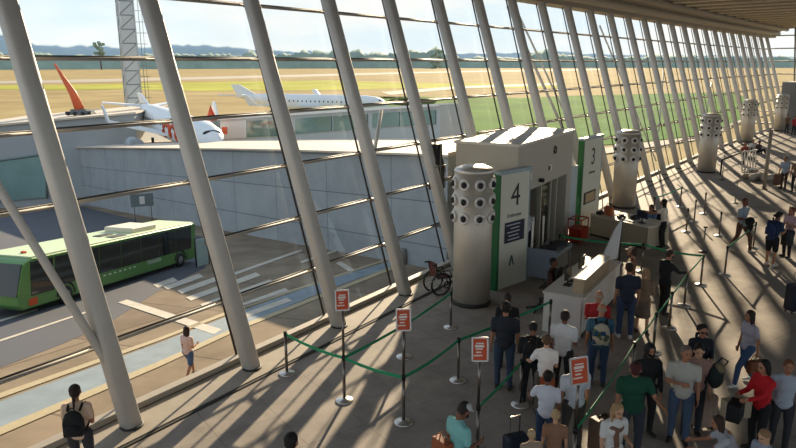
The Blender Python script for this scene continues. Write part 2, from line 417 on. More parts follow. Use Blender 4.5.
# the pier widens and rises to the gate booth
Pn = dp(448, 156.5, 23.2); Pm = fp(6.4, -1.2, 0, 0); Pm.z = Pn.z; Pe = bk[-1]
bm = B(); g0 = lambda p: Vector((p.x, p.y, gz(p.x, p.y)-1))
lk = [T[-1], Pn, Pm, Pe]
for a in range(4):
    p, q = lk[a], lk[(a+1) % 4]; quad(bm, [g0(p), g0(q), q, p])
quad(bm, lk); bmesh.ops.remove_doubles(bm, verts=bm.verts, dist=.001)
struct('wall_pier_link', bm, mat('pier_plain', hexc('a0a5a7'), .7, var=.05))
bm = B(); slabquad(bm, lk, (0, 0, 1), .12); struct('ceiling_pier_link_roof', bm, M_roof)

# left building
L0, L1 = ap(-60, 209), ap(84, 205.5)
LA = ap(84, 205.5)+Vector((-.5, .5, 0)); LB = onplane(0, 208, LA, LA+Vector((-1, -.12, 0)))
LBm = LA+Vector((-60, -7.2, 0)); LR = onplane(133, 150, LA, LBm)
def lp(px, py): return onplane(px, py, LA, LBm)
t0, t1 = lp(-60, 131), lp(134, 113.6)
bm = B()
b0 = Vector((t0.x, t0.y, -16)); b1 = Vector((t1.x, t1.y, -16)); dbk = Vector((-1.5, 24, 0))
quad(bm, [b0, b1, t1, t0]); quad(bm, [b1, b1+dbk, t1+dbk, t1]); quad(bm, [b0+dbk, b0, t0, t0+dbk]); quad(bm, [b1+dbk, b0+dbk, t0+dbk, t1+dbk])
bmesh.ops.remove_doubles(bm, verts=bm.verts, dist=.001)
struct('wall_left_building', bm, mat('building_blue_grey', hexc('a2a6a7'), .7, var=.1, scale=.4))
bm = B(); slabquad(bm, [t0+Vector((0, -.4, 0)), t1+Vector((.4, -.4, 0)), t1+dbk, t0+dbk], (0, 0, 1), .25); struct('ceiling_left_building_roof', bm, M_roof)
bm = B(); nn = Vector((0, -1, 0))
slabquad(bm, [lp(-50, 168), lp(45, 155), lp(47, 197), lp(-50, 206)], nn, .25)
w = struct('window_40', bm, mat('teal_glass', hexc('7f9c98'), .12, 0, .35, .3, spec=.7))
bm = B()
for (a_, c_) in (((-50, 167), (46, 154)), ((46, 154), (48, 198)), ((-2, 161), (0, 202))):
    tube(bm, [lp(*a_)+nn*.3, lp(*c_)+nn*.3], .14, 4)
obj('window_frame', bm, mat('frame_grey', hexc('808c8c'), .6), w)
# ground far away: airfield with real patches of grass, straw and tarmac
ZF = -9.0
M_straw = tiled('straw_grass', hexc('ab976c'), hexc('a28e64'), hexc('a28e64'), 90, 60, .95, 0, nscale=.035, var=.22)
M_grass = tiled('green_grass', hexc('577a36'), hexc('517434'), hexc('577a36'), 50, 30, .95, 0, nscale=.05, var=.25)
M_yell = tiled('yellow_grass', hexc('b0ac52'), hexc('a8a64e'), hexc('b0ac52'), 90, 60, .95, 0, nscale=.03, var=.25)
M_run = mat('runway', hexc('a09480'), .9, var=.15, scale=.02)
M_dgr = mat('far_scrub', hexc('6d7a60'), .95, var=.25, scale=.03)
bk0 = [Vector((p.x, p.y, ZF)) for p in bk]
ext = (bk0[-1]-bk0[-2]).normalized()
bm = B()
F5, F27 = fp(5, -1, 0, 0), fp(27, -1, 0, 0); b0_, b1_ = (bk0[0].x, bk0[0].y), (bk0[-1].x, bk0[-1].y)
for poly in ([(-2500, 100), (b0_[0], 100), (b0_[0], 3500), (-2500, 3500)], [b0_, b1_, (60, 3500), (b0_[0], 3500)], [b1_, (F5.x, F5.y), (F27.x, F27.y), (60, 3500)], [(F27.x, F27.y), (2500, 60), (4500, 3500), (60, 3500)]):
    quad(bm, [(x, y, ZF) for x, y in poly])
struct('floor_airfield', bm, M_straw)
fpn = [0]
def field(pts, m, dz):
    bm = B(); v = [fl(px, py, ZF+dz) for px, py in pts]
    slabquad(bm, v, (0, 0, -1), .02); bmesh.ops.triangulate(bm, faces=bm.faces); fpn[0] += 1; return struct('floor_field_%d' % fpn[0], bm, m)
field([(-80, 69.6), (380, 66.2), (830, 64.6), (830, 63.3), (380, 64.6), (-80, 67.6)], M_dgr, .5)
field([(-80, 86), (60, 85), (200, 82), (330, 80.5), (420, 83), (560, 84), (560, 88), (420, 88), (330, 90), (200, 91), (120, 89), (60, 90), (-80, 88)], M_yell, .1)
field([(-80, 82.5), (100, 79), (300, 74.5), (440, 71.5), (600, 69), (600, 70), (440, 72.7), (300, 77), (100, 82), (-80, 85)], M_run, .15)
field([(380, 92), (460, 86), (560, 83), (560, 84.8), (460, 88.5), (390, 95)], M_run, .15)
field([(300, 96), (340, 100), (430, 108), (440, 98), (470, 97), (520, 98), (560, 96), (640, 94), (690, 93), (735, 92), (760, 105), (745, 118), (700, 135), (640, 142), (590, 146), (555, 150), (430, 162), (330, 150), (290, 100)], M_grass, .12)
field([(575, 152), (640, 143), (700, 136), (745, 118), (750, 120), (702, 139), (645, 148), (580, 157)], M_run, .2)
# far tree belt and hills
def ridge(name, dist, prof, m, seed, amp, base=ZF, depth=120, step=5):
    bm = B(); rows = []
    xs = list(range(-140, 940, step))
    def pf(x):
        for (a, b), (c, d) in zip(prof, prof[1:]):
            if a <= x <= c: return b+(d-b)*(x-a)/(c-a)
        return prof[-1][1]
    for r in range(4):
        row = []
        for x in xs:
            d = ray(x, 64); d = Vector((d.x, d.y, 0)).normalized(); D = dist+r*depth/3
            p = d*D
            k = pf(x)/FPX*dist
            nn_ = noise.noise(Vector((x*.11+seed, r*1.7, 0)))*amp+noise.noise(Vector((x*.33+seed, r*3.1, 5)))*amp*.6
            hgt = (0, .75, 1.0, .3)[r]*(k*(1+nn_))
            row.append(bm.verts.new((p.x, p.y, (base if r == 0 else base+15.5*.9+hgt if hgt > 0 else base)))) 
        rows.append(row)
    for a, b in zip(rows, rows[1:]):
        for j in range(len(a)-1): bm.faces.new((a[j], a[j+1], b[j+1], b[j])).smooth = True
    return obj(name, bm, m)
M_haze_tree = mat('tree_belt', hexc('8f9f90'), .95, var=.3, scale=.02); M_haze_hill = mat('hazed_hills', hexc('b4c4cb'), .95, var=.12, scale=.003)  # distance haze is mixed into these pale tree and hill colours
h = ridge('hills', 5200, [(-140, 24), (0, 27), (25, 24), (40, 18), (80, 17), (140, 16), (170, 19), (215, 18), (260, 15), (400, 10), (560, 12), (600, 9), (796, 6), (940, 6)], M_haze_hill, 3.1, .12); tag(h, kind='structure')
h = ridge('tree_belt', 2600, [(-140, 10), (50, 9), (90, 9), (130, 8), (200, 11), (300, 12), (360, 12), (400, 11), (425, 14), (440, 15), (460, 7), (520, 6), (545, 11), (580, 7), (940, 5)], M_haze_tree, 9.7, .42, step=2)
tag(h, 'long belt of trees in haze-tinted blue-green along the far edge of the airfield', 'trees', kind='stuff')
def far_tree(px, top, w, label):
    D = 2400; w *= 3.4; d = ray(px, 64); d = Vector((d.x, d.y, 0)).normalized()*D
    hh = (65-top)/FPX*D+14; t = thing('tree', label, 'tree', (d.x, d.y, ZF))
    bm = B(); tube(bm, [(0, 0, 0), (0, 0, hh*.8)], [2.4, 1.2], 6); obj('trunk', bm, mat('bark', (.12, .10, .08), .9), t)
    bm = B(); r_ = random.Random(px)
    for k in range(26): ellipsoid(bm, (r_.uniform(-w, w)*.9, r_.uniform(-w, w)*.6, hh-w*.5-r_.uniform(0, w*3.2)), (w*.42, w*.4, w*.3), u=8, v=6)
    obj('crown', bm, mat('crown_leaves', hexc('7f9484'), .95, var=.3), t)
far_tree(101, 43, 4.5, 'single tall airy tree standing above the far tree belt at left')
far_tree(436, 49, 5.5, 'broad dark tree clump above the far tree belt near the sixth column')

# lattice mast
d = ray(136, 128); k = 135/d.length; mb = Vector((0, 0, H))+d*k; mb.z = ZF
mast = thing('lattice_mast', 'tall grey lattice mast rising behind the left flat roof', 'mast', mb, .5)
bm = B(); Hm = 36; hw = 1.25
for sx in (-1, 1):
    for sy in (-1, 1): tube(bm, [(sx*hw, sy*hw, 0), (sx*hw, sy*hw, Hm)], .17, 6)
obj('chords', bm, mat('mast_grey', hexc('aab0b2'), .6), mast)
bm = B()
box(bm, (0, -hw-.02, Hm/2), (2.3, .06, Hm)); box(bm, (-hw-.02, 0, Hm/2), (.06, 2.3, Hm))
obj('cladding', bm, mat('mast_sheet', hexc('b5bbbd'), .6, var=.1), mast)
bm = B(); z = 0
while z < Hm-2:
    for (a_, c_) in (((-hw, -hw), (hw, -hw)), ((-hw, hw), (-hw, -hw)), ((hw, -hw), (hw, hw))):
        tube(bm, [(*[q*1.06 for q in a_], z), (*[q*1.06 for q in c_], z+2.4)], .06, 4); tube(bm, [(*[q*1.06 for q in a_], z), (*[q*1.06 for q in c_], z)], .07, 4)
    z += 2.4
obj('lacing', bm, mat('mast_dark', hexc('6c7478'), .6), mast)
bm = B()
tube(bm, [(hw+.75, -hw, 0), (hw+.75, -hw, Hm)], .06, 5); tube(bm, [(hw+1.3, -hw, 8), (hw+1.3, -hw, Hm)], .04, 5)
for q in range(18): tube(bm, [(hw, -hw, 2+q*1.9), (hw+1.9, -hw, 2+q*1.9)], .045, 4)
obj('ladder', bm, mat('mast_dark', hexc('6c7478'), .6), mast)

# orange boom on the left roof
P = lp(63, 112)+Vector((0, 5, 0)); rz_top = t1.z+(P.x-t1.x)/(t0.x-t1.x)*(t0.z-t1.z)
P.z = rz_top+.25
bl = thing('boom_lift', 'orange tapered boom on a dark grey base on the left flat roof', 'boom lift', P)
sc = (P-Vector((0, 0, H))).length/FPX
bm = B()
tube(bm, [(-.2*sc, 0, 5*sc), (-5*sc, 0, 20*sc), (-12*sc, 0, 33*sc), (-18*sc, 0, 45*sc)], [4.4*sc, 3.4*sc, 1.9*sc, .9*sc], 8); obj('boom', bm, mat('boom_orange', hexc('d5643c'), .5), bl)
bm = B(); box(bm, (0, 0, 3*sc), (14*sc, 8*sc, 5*sc)); box(bm, (8*sc, 0, 2*sc), (7*sc, 7*sc, 4*sc)); box(bm, (-9*sc, 0, 2*sc), (6*sc, 7*sc, 3*sc)); obj('chassis', bm, mat('chassis_grey', hexc('6b6e70'), .6), bl)
bm = B()
for sx in (-9, -3, 4, 10):
    for sy in (-4.3, 4.3): lathe(bm, [(1.7*sc, -.6*sc), (1.7*sc, .6*sc)], 12, (sx*sc, sy*sc, 1.7*sc), M=Matrix.Rotation(PI/2, 3, 'X'))
obj('wheels', bm, M_black, bl)

# boarding bridge with teal glass behind the pier roof
J0, J1 = T[1]+wd*15, T[3]+wd*15
def jp(px, py): return onplane(px, py, J0, J1)
jb = thing('boarding_bridge', 'long glass-sided boarding bridge behind the pale pier roof', 'boarding bridge', (0, 0, 0))
bm = B(); slabquad(bm, [jp(220, 118), jp(300, 114), jp(440, 105), jp(440, 141), jp(220, 141)], wd, 3.0); obj('body', bm, mat('bridge_white', hexc('aeb6b8'), .6, var=.06), jb)
bm = B(); slabquad(bm, [p-wd*.25 for p in (jp(218, 117.5), jp(440, 103.5), jp(440, 106), jp(218, 120))], wd, 3.6); obj('roof_edge', bm, mat('bridge_edge', hexc('d9dcdc'), .5), jb)
Mt = mat('bridge_glass', hexc('5f8078'), .12, 0, .25, .4, spec=.7)
for (x0, x1, ya, yb, yc, yd) in ((248, 282, 121, 119, 136, 137), (296, 332, 119, 116, 131, 134), (334, 368, 116, 114, 128, 131), (373, 400, 113.5, 112, 126, 127.5), (402, 436, 112, 110, 124, 126)):
    bm = B(); slabquad(bm, [p-wd*.12 for p in (jp(x0, ya), jp(x1, yb), jp(x1, yc), jp(x0, yd))], wd, .1); obj('glass_panel', bm, Mt, jb)
bm = B(); slabquad(bm, [p-wd*.10 for p in (jp(221, 122), jp(247, 120), jp(247, 138), jp(221, 139))], wd, .08); obj('end_cab', bm, mat('bridge_cab', hexc('c9ccca'), .5), jb)
bm = B(); slabquad(bm, [p-wd*.16 for p in (jp(223, 127), jp(228, 127), jp(228, 134), jp(223, 134))], wd, .05); obj('orange_square', bm, M_orange, jb)
bm = B(); slabquad(bm, [p+wd*.6 for p in (jp(180, 126), jp(221, 119), jp(221, 139), jp(204, 139))], wd, 2.0); obj('canopy', bm, mat('bridge_canopy', hexc('68777a'), .6), jb)

# aircraft
def aircraft(label, nose, tail, R, loops, ori, ws=.46):
    nose = Vector(nose); tail = Vector(tail); L = (nose-tail).length; d = (nose-tail).normalized()
    t = thing('airplane', label, 'airplane', (nose+tail)/2)
    M = Matrix((d, Vector((0, 0, 1)).cross(d).normalized(), Vector((0, 0, 1)))).transposed()   # x forward
    wht = mat('aircraft_white', hexc('dfe2e2'), .35, var=.04)
    bm = B(); N = 18; prof = [(-.5, .06, .55), (-.42, .35, .5), (-.3, .75, .2), (-.2, 1, 0), (.36, 1, 0), (.43, .88, -.04), (.47, .62, -.12), (.493, .3, -.2), (.5, .05, -.24)]
    rings = [[bm.verts.new(M @ Vector((a*L, b*R*math.cos(2*PI*j/N), b*R*math.sin(2*PI*j/N)+c*R))) for j in range(N)] for a, b, c in prof]
    for a, b in zip(rings, rings[1:]):
        for j in range(N): bm.faces.new((a[j], a[(j+1) % N], b[(j+1) % N], b[j])).smooth = True
    bm.faces.new(rings[0][::-1]); bm.faces.new(rings[-1]); obj('fuselage', bm, wht, t)
    def slab(name, pts, th, m):
        bm = B(); v = [M @ Vector(p) for p in pts]; nn = (v[1]-v[0]).cross(v[2]-v[0]); slabquad(bm, v, nn, th); obj(name, bm, m, t)
    for s in (-1, 1):
        slab('wing', [(.10*L, s*R*.8, -.5*R), (-.05*L, s*R*.8, -.5*R), (-.16*L, s*L*ws, .1*R), (-.10*L, s*L*ws, .1*R)], .35, wht)
        slab('winglet', [(-.10*L, s*L*ws, .1*R), (-.16*L, s*L*ws, .1*R), (-.19*L, s*L*(ws+.01), 1.2*R), (-.16*L, s*L*(ws+.01), 1.2*R)], .2, wht)
        slab('tailplane', [(-.40*L, s*R*.3, .6*R), (-.48*L, s*R*.3, .6*R), (-.53*L, s*L*.16, .8*R), (-.49*L, s*L*.16, .8*R)], .25, wht)
        bm = B(); c = M @ Vector((.05*L, s*L*.17, -1.0*R)); tube(bm, [c-d*.05*L, c-d*.03*L, c+d*.05*L], [R*.3, R*.48, R*.5], 14); obj('engine', bm, mat('engine_grey', hexc('9aa0a4'), .4), t)
    slab('tail_fin', [(-.36*L, -.1, .9*R), (-.49*L, -.1, .8*R), (-.53*L, -.1, (ori)*R), (-.47*L, -.1, (ori)*R)], .3, wht)
    bm = B(); a0 = M @ Vector((.455*L, 0, .42*R)); ellipsoid(bm, a0, (R*.22, R*.55, R*.18), M); obj('cockpit_window', bm, M_black, t)
    for s in (-1, 1):
        bm = B()
        for q in range(22):
            c = M @ Vector((-.25*L+q*.028*L, s*R*.985, .22*R)); ellipsoid(bm, c, (.17, .05, .24), M, u=6, v=4)
        obj('cabin_windows', bm, M_black, t)
        if loops:
            bm = B()
            for q, (cx, cz, rr) in enumerate(((.28, .0, .62), (.20, .05, .55), (.12, -.05, .6), (.35, -.1, .5))):
                pts = []
                for k in range(15):
                    an = k*PI*1.15/14; xx = cx*L+rr*R*math.cos(an)*1.3; zz = cz*R+rr*R*math.sin(an)-.2*R
                    yy = math.sqrt(max(.02, 1-(zz/R)**2))*R*1.01; pts.append(M @ Vector((xx, s*yy, zz)))
                tube(bm, pts, .24, 6)
            obj('orange_loops', bm, M_orange, t)
    bm = B()
    for (a, s) in ((.40, 0), (-.03, -1), (-.03, 1)):
        p = M @ Vector((a*L, s*R*1.3, -R*.8)); q = p.copy(); q.z = -(nose.z+tail.z)/2+ZF+.5
        tube(bm, [p, q], .18, 6); lathe(bm, [(.5, -.25), (.5, .25)], 12, q, M=M @ Matrix.Rotation(PI/2, 3, 'X'))
    obj('landing_gear', bm, M_dark, t)
    return t
aircraft('white airplane with orange loops along its nose just behind the pier roof', dp(217, 142, 80), dp(141, 113, 112), 2.0, True, 1.5, .22)
aircraft('white airliner parked beyond the boarding bridge', dp(388, 104.5, 150), dp(236, 101, 165), 1.9, False, 2.0)
# orange cone-shaped marker seen above the transom
P = dp(211.5, 118, 92); t = thing('windsock', 'small orange cone marker beside the white airplane with loops', 'windsock', (P.x, P.y, ZF))
bm = B(); tube(bm, [(0, 0, 0), (0, 0, P.z-ZF+1.7)], .08, 6); obj('pole', bm, M_rail, t)
bm = B(); tube(bm, [(0, 0, P.z-ZF-.3), (0, 0, P.z-ZF+1.5)], [.75, .1], 10); obj('cone', bm, M_orange, t)

# bus on the apron
RB = ap(196, 262); FB = ap(64, 304.5)
u_ = (FB-RB); slope = math.atan2(u_.z, math.hypot(u_.x, u_.y)); az = math.atan2(u_.y, u_.x)
bus = thing('bus', 'long green airport bus parked on the apron', 'bus', RB, 0)
bus.rotation_euler = (0, -slope, az)
Hb = 2.55; Wb = 2.7
# length so that the nose lies at the left edge of the view
n_ = 0; 
def s_at(px, py):
    dd = ap(px, py)-RB; return dd.length
Lb = (ap(19, 319)-RB).length
side = 1 if (Matrix.Rotation(az, 3, 'Z') @ Vector((0, 1, 0))).y > 0 else -1   # away from the camera
M_bus = mat('bus_green', hexc('5d8a48'), .35, .05, .06, coat=.3); M_bust = mat('bus_roof', hexc('b9c9a4'), .5, var=.06); M_bglass = mat('bus_glass', (.012, .016, .017), .08, spec=.8)
def by(v): return side*v
def bbox(name, m, x0, x1, y0, y1, z0, z1, par=bus):
    bm = B(); box(bm, ((x0+x1)/2, by((y0+y1)/2), (z0+z1)/2), (x1-x0, abs(y1-y0), z1-z0)); o = obj(name, bm, m, par)
    b = o.modifiers.new('b', 'BEVEL'); b.width = min(.07, (x1-x0)*.3, abs(y1-y0)*.3, (z1-z0)*.3); b.segments = 3; return o
bm = B(); sec = []
pr = [(0, .28), (Lb-.25, .28), (Lb, .5), (Lb-.02, 1.1), (Lb-.35, 2.3), (Lb-.6, Hb-.1), (Lb-.9, Hb), (.15, Hb), (0, Hb-.15)]
a = [bm.verts.new((x, by(0), z)) for x, z in pr]; b = [bm.verts.new((x, by(Wb), z)) for x, z in pr]
bm.faces.new(a); bm.faces.new(b[::-1])
for j in range(len(pr)): bm.faces.new((a[j], a[(j+1) % len(pr)], b[(j+1) % len(pr)], b[j]))
o = obj('body', bm, M_bus, bus); q = o.modifiers.new('b', 'BEVEL'); q.width = .09; q.segments = 3
bbox('roof', M_bust, .1, Lb-.85, .08, Wb-.08, Hb-.03, Hb+.05)
xs = .55
while xs < Lb-2.3:
    x2 = min(xs+1.75, Lb-2.2)
    bbox('side_window', M_bglass, xs, x2-.04, -.015, .02, 1.0, Hb-.17); bbox('side_window', M_bglass, xs, x2-.04, Wb-.02, Wb+.015, 1.0, Hb-.17); xs = x2
bbox('cab_window', M_bglass, Lb-2.15, Lb-.75, -.02, .02, 0.85, Hb-.17)
bm = B(); slabquad(bm, [(Lb+.0, by(.06), .95), (Lb+.0, by(Wb-.06), .95), (Lb-.36, by(Wb-.06), 2.33), (Lb-.36, by(.06), 2.33)], (1, 0, .2), .05); obj('windscreen', bm, M_bglass, bus)
bbox('rear_window', M_bglass, -.02, .02, .2, Wb-.2, 1.25, Hb-.3)
bbox('roof_trim', mat('bus_dark_green', hexc('3f7a2c'), .5), .1, Lb-1, -.02, .05, Hb-.14, Hb-.05)
bbox('door_line', M_dark, 1.0, 1.03, -.012, .01, .35, 1.2)
wR = (ap(172, 267)-RB).length-.15; wF = (ap(70, 303)-RB).length+.15
for xw in (wR, wF):
    for yy in (0, Wb):
        bm = B(); yc = yy+(.10 if yy == 0 else -.10)
        lathe(bm, [(.20, -.13), (.42, -.13), (.46, -.08), (.46, .08), (.42, .13), (.20, .13)], 24, (xw, by(yc), .44), M=Matrix.Rotation(PI/2, 3, 'X'))
        wl = obj('wheel', bm, M_black, bus)
        bm = B(); lathe(bm, [(.04, -.15), (.22, -.145), (.26, -.11), (.26, .11), (.22, .145), (.04, .15)], 20, (xw, by(yc), .44), M=Matrix.Rotation(PI/2, 3, 'X')); obj('hub', bm, mat('hub_grey', (.35, .34, .33), .4, .6), wl)
    bm = B()
    pts = [(xw+.58*math.cos(k*PI/10), by(-.012), .46+.58*math.sin(k*PI/10)) for k in range(11)]
    tube(bm, pts, .05, 6); obj('wheel_arch', bm, M_dark, bus)
bbox('roof_unit', mat('unit_beige', hexc('d8cdb6'), .6), 3.6, 5.9, .45, Wb-.45, Hb+.03, Hb+.33)
bbox('roof_hatch', M_dark, 6.6, 7.7, .3, .8, Hb+.04, Hb+.09); bbox('roof_hatch', M_dark, 6.6, 7.7, 1.1, 1.6, Hb+.04, Hb+.09)
bbox('roof_beacon', M_orange, Lb-1.6, Lb-1.4, .9, 1.1, Hb+.03, Hb+.15)
Mx = Matrix.Translation(Vector((4.6, by(-.03), .83))) @ Matrix.Rotation(PI, 4, 'Z') @ Matrix.Rotation(PI/2, 4, 'X')
textmesh('lettering', 'TRANSFER', .30, mat('letter_white', (.75, .8, .7), .5), bus, Mx)
for q in range(7): bbox('dash_mark', mat('letter_white', (.75, .8, .7), .5), 6.3+q*.42, 6.48+q*.42, -.02, .0, .80, .86)
bbox('warning_stripe', M_orange, Lb-1.1, Lb-.6, -.015, .01, .42, .75)
# road sign by the pier wall
P = ap(144, 222); t = thing('traffic_sign', 'grey rectangular board with a small white mark behind the bus', 'sign', P, .4)
bm = B(); tube(bm, [(-.8, 0, 0), (-.8, 0, 3.0)], .05, 6); tube(bm, [(.8, 0, 0), (.8, 0, 3.0)], .05, 6); obj('pole', bm, M_rail, t)
bm = B(); box(bm, (0, -.06, 2.3), (2.2, .08, 1.3)); obj('board', bm, mat('sign_grey', hexc('77807d'), .6, var=.3), t)
bm = B(); box(bm, (0, -.11, 2.3), (.5, .03, .8)); obj('white_mark', bm, M_white, t)
# bus shelter-like glass rail at the bus tail
P = ap(203, 266); t = thing('glass_screen', 'small glass screen standing right behind the bus tail', 'screen', P, 1.0)
bm = B(); box(bm, (0, 0, .9), (1.0, .04, 1.7)); obj('pane', bm, mat('screen_glass', hexc('9fb4b0'), .2, var=.2), t)
bm = B(); tube(bm, [(-.5, 0, 0), (-.5, 0, 1.9)], .05, 6); tube(bm, [(.5, 0, 0), (.5, 0, 1.9)], .05, 6); obj('frame', bm, M_dark, t)
# bollard and stone by the right column
P = ap(403, 264); bm = B(); lathe(bm, [(.25, 0), (.27, .5), (.22, .9), (.08, 1.0)], 12); o = obj('bollard', bm, cm('7f7a72')); o.location = P; tag(o, 'short rounded grey bollard outside the glass by the fourth column', 'bollard')
# ================================================================== HALL FURNITURE
# steel air towers
def ring_nozzles(t, R, rows, na, full=True):
    for z in rows:
        for k in range(na):
            a = 2*PI*k/na+.2; M = Matrix.Rotation(a, 3, 'Z') @ Matrix.Rotation(PI/2, 3, 'Y')
            bm = B(); c = Vector((R*math.cos(a), R*math.sin(a), z))
            lathe(bm, [(.14, -.03), (.15, .02), (.135, .06), (.085, .05), (.07, .0)], 18, c, M=M)
            nzl = obj('nozzle', bm, M_nz, t)
            bm = B(); ellipsoid(bm, c+Vector((math.cos(a), math.sin(a), -.1))*.06, (.068, .068, .075), u=12, v=8); obj('nozzle_ball', bm, M_black, nzl)
M_nz = mat('nozzle_ring', (.75, .73, .70), .4, .3)
def tower():
    t = thing('air_tower', None, 'air vent tower'); R = .52
    bm = B(); lathe(bm, [(R, 0), (R, 3.42)], 40); obj('body', bm, M_steel, t)
    bm = B(); lathe(bm, [(R+.012, 0), (R+.02, .03), (R+.012, .10)], 40); obj('foot_ring', bm, M_dark, t)
    bm = B(); lathe(bm, [(R+.015, 3.40), (R+.015, 3.46), (R-.03, 3.50), (R*.6, 3.56), (0.001, 3.585)], 40); obj('cap', bm, mat('cap_steel', (.72, .70, .66), .35, .6, .2, 3), t)
    ring_nozzles(t, R, (3.14, 2.72, 2.30), 8); return t
TW = [((2.04, 17.86), 'large steel air tower right beside gate sign 4', 3.81/3.52), ((10.45, 30.64), 'steel air tower behind the second desk', 1), ((18.88, 40.93), 'steel air tower third along the glass wall, casting a long shadow', 1),
      ((29.42, 57.02), 'steel air tower fourth along the glass wall, near the seated group', 1), ((37.38, 66.42), 'farthest steel air tower in front of the grey portal', 1)]
t0_ = None
for (x, y), lb, s_ in TW:
    o = tower() if t0_ is None else dup(t0_)
    if t0_ is None: t0_ = o
    o.location = (x, y, 0); o.scale = (1, 1, s_); o['label'] = lb; o['group'] = 'steel air towers along the glass wall'

# gate booths
def booth(P, u, L, D, Hh, label, wc='b9b4a8'):
    t = thing('gate_booth', label, 'gate booth', P, math.atan2(u.y, u.x))
    # local x along the wall, local y outward (towards the glass)
    m = mat('booth_wall_'+wc, hexc(wc), .55, var=.06)
    bm = B(); oz = 2.55; x0, x1 = .35, L-.55
    box(bm, (L/2, D/2, (oz+Hh)/2), (L, D, Hh-oz)); box(bm, (x0/2, D/2, oz/2), (x0, D, oz)); box(bm, ((x1+L)/2, D/2, oz/2), (L-x1, D, oz)); box(bm, (L/2, D-.05, oz/2), (L, .1, oz))
    obj('walls', bm, m, t)
    bm = B(); box(bm, (L/2, D/2, Hh+.04), (L+.1, D+.1, .08)); obj('roof', bm, mat('booth_roof', hexc('d8d4cb'), .6), t)
    bm = B(); box(bm, (L/2, D-.12, 1.25), (L-1.0, .03, 2.4)); obj('inner_back', bm, mat('booth_inside', hexc('8d8574'), .7), t)
    for xx in (x0+2.1, x0+3.1, x0+3.75):
        if xx < x1-.1:
            bm = B(); box(bm, (xx, .12, oz/2), (.09, .12, oz)); obj('door_post', bm, mat('booth_post', hexc('aaa698'), .5), t)
    bm = B(); box(bm, (x0+2.6, .12, 1.25), (.95, .03, 2.4)); obj('glass_door', bm, glassmat('booth_glass', (.9, .95, .95), .6, .05, (.55, .58, .56)) if 'booth_glass' not in MATS else MATS['booth_glass'], t)
    bm = B(); box(bm, (x0+3.43, .5, 1.25), (.6, .05, 2.4)); obj('door_leaf', bm, mat('booth_door', hexc('a8a08c'), .6), t)
    for xx, zz in ((.95, 3.0), (2.9, 3.05)):
        bm = B(); box(bm, (xx, -.02, zz), (.42, .06, .22)); s = obj('wall_sign', bm, M_white, t)
        bm = B(); box(bm, (xx-.1, -.055, zz), (.16, .02, .16)); obj('sign_mark', bm, M_dark, s)
    bm = B(); lathe(bm, [(.07, 0), (.07, .14), (.02, .16)], 12, (2.0, -.02, 2.75), M=Matrix.Rotation(PI/2, 3, 'X')); obj('camera_dome', bm, M_black, t)
    bm = B(); tube(bm, [(L*.62+.12*math.cos(k*PI/6), -.03, Hh-.45+.12*math.sin(k*PI/6)) for k in range(13)], .022, 6); obj('hook_ring', bm, M_dark, t)
    return t
hb = 4.05
Bc = fl(518.5, 147, hb); Cc = fl(573.7, 131.4, hb); uu = (Cc-Bc); uu.z = 0; Lb4 = uu.length; uu.normalize()
Ac = fl(462, 142, hb); Db = min(2.1, (Ac-Bc).length)
booth(Vector((Bc.x, Bc.y, 0)), uu, Lb4, Db, hb, 'large pale gate booth behind the green-edged sign 4')
P, t_, n_v, a_ = fac(24.2); 
o = booth(P+n_v*3.5, t_, 3.6, 2.9, 4.6, 'distant grey gate portal at the far end of the hall', '777c82')
# green-edged number pylons
def pylon(P, u, W_, Hh, num, label, screen=True):
    t = thing('gate_sign', label, 'gate sign', P, math.atan2(u.y, u.x))
    bm = B(); box(bm, (W_/2, .09, Hh/2), (W_-.02, .18, Hh)); obj('panel', bm, mat('sign_panel', hexc('d6d6c8'), .5, var=.05), t)
    bm = B(); box(bm, (-.04, .09, Hh/2), (.10, .22, Hh+.02)); obj('green_edge', bm, mat('sign_green', hexc('1d6b3c'), .4), t)
    bm = B(); box(bm, (W_/2, .09, Hh+.05), (W_+.1, .26, .10)); box(bm, (W_+.01, .09, Hh/2), (.04, .2, Hh)); obj('top_cap', bm, mat('sign_cap', hexc('9fb2b8'), .4), t)
    F = Matrix.Rotation(PI/2, 4, 'X')
    textmesh('gate_number', num, .95, M_black, t, Matrix.Translation((W_*.52, -.006, Hh*.80)) @ F)
    textmesh('caption', 'Embarque', .17, M_black, t, Matrix.Translation((W_*.5, -.006, Hh*.635)) @ F)
    if screen:
        bm = B(); box(bm, (W_*.52, -.01, Hh*.49), (W_*.66, .03, Hh*.18)); s = obj('info_screen', bm, mat('screen_blue', (.012, .02, .05), .3), t)
        r_ = random.Random(2)
        for q in range(5):
            bm = B(); box(bm, (W_*.52-r_.uniform(.0, .1), -.03, Hh*(.555-q*.032)), (r_.uniform(.35, .6)*W_*.8, .006, .028)); obj('text_line', bm, mat('text_white', (.6, .65, .7), .5), s)
        bm = B()   # the open A shaped mark
        for x0, x1 in ((-.10, 0), (.10, 0)): tube(bm, [(W_*.45+x0, -.012, Hh*.19), (W_*.45+x1, -.012, Hh*.19+.30)], .022, 6)
        obj('a_mark', bm, mat('mark_teal', (.02, .10, .10), .5), t)
    else:
        bm = B(); box(bm, (W_*.45, -.01, Hh*.36), (W_*.62, .03, Hh*.13)); s = obj('frame', bm, M_dark, t)
        bm = B(); box(bm, (W_*.45, -.03, Hh*.36), (W_*.5, .01, Hh*.10)); obj('notice', bm, mat('notice_tan', hexc('b89f7a'), .6), s)
    return t
S4 = fl(497, 290.5); E4 = fl(525.5, 280); u4 = (E4-S4); W4 = u4.length; u4.normalize()
pylon(S4, u4, W4, 3.42, '4', 'tall white pylon with the number 4 and green edge')
S3 = fl(579, 232.5); E3 = fl(597, 223); u3 = (E3-S3); W3 = u3.length; u3.normalize()
pylon(S3, u3, W3, 3.6, '3', 'tall beige pylon numbered 3 with green edge behind the red bin', False)
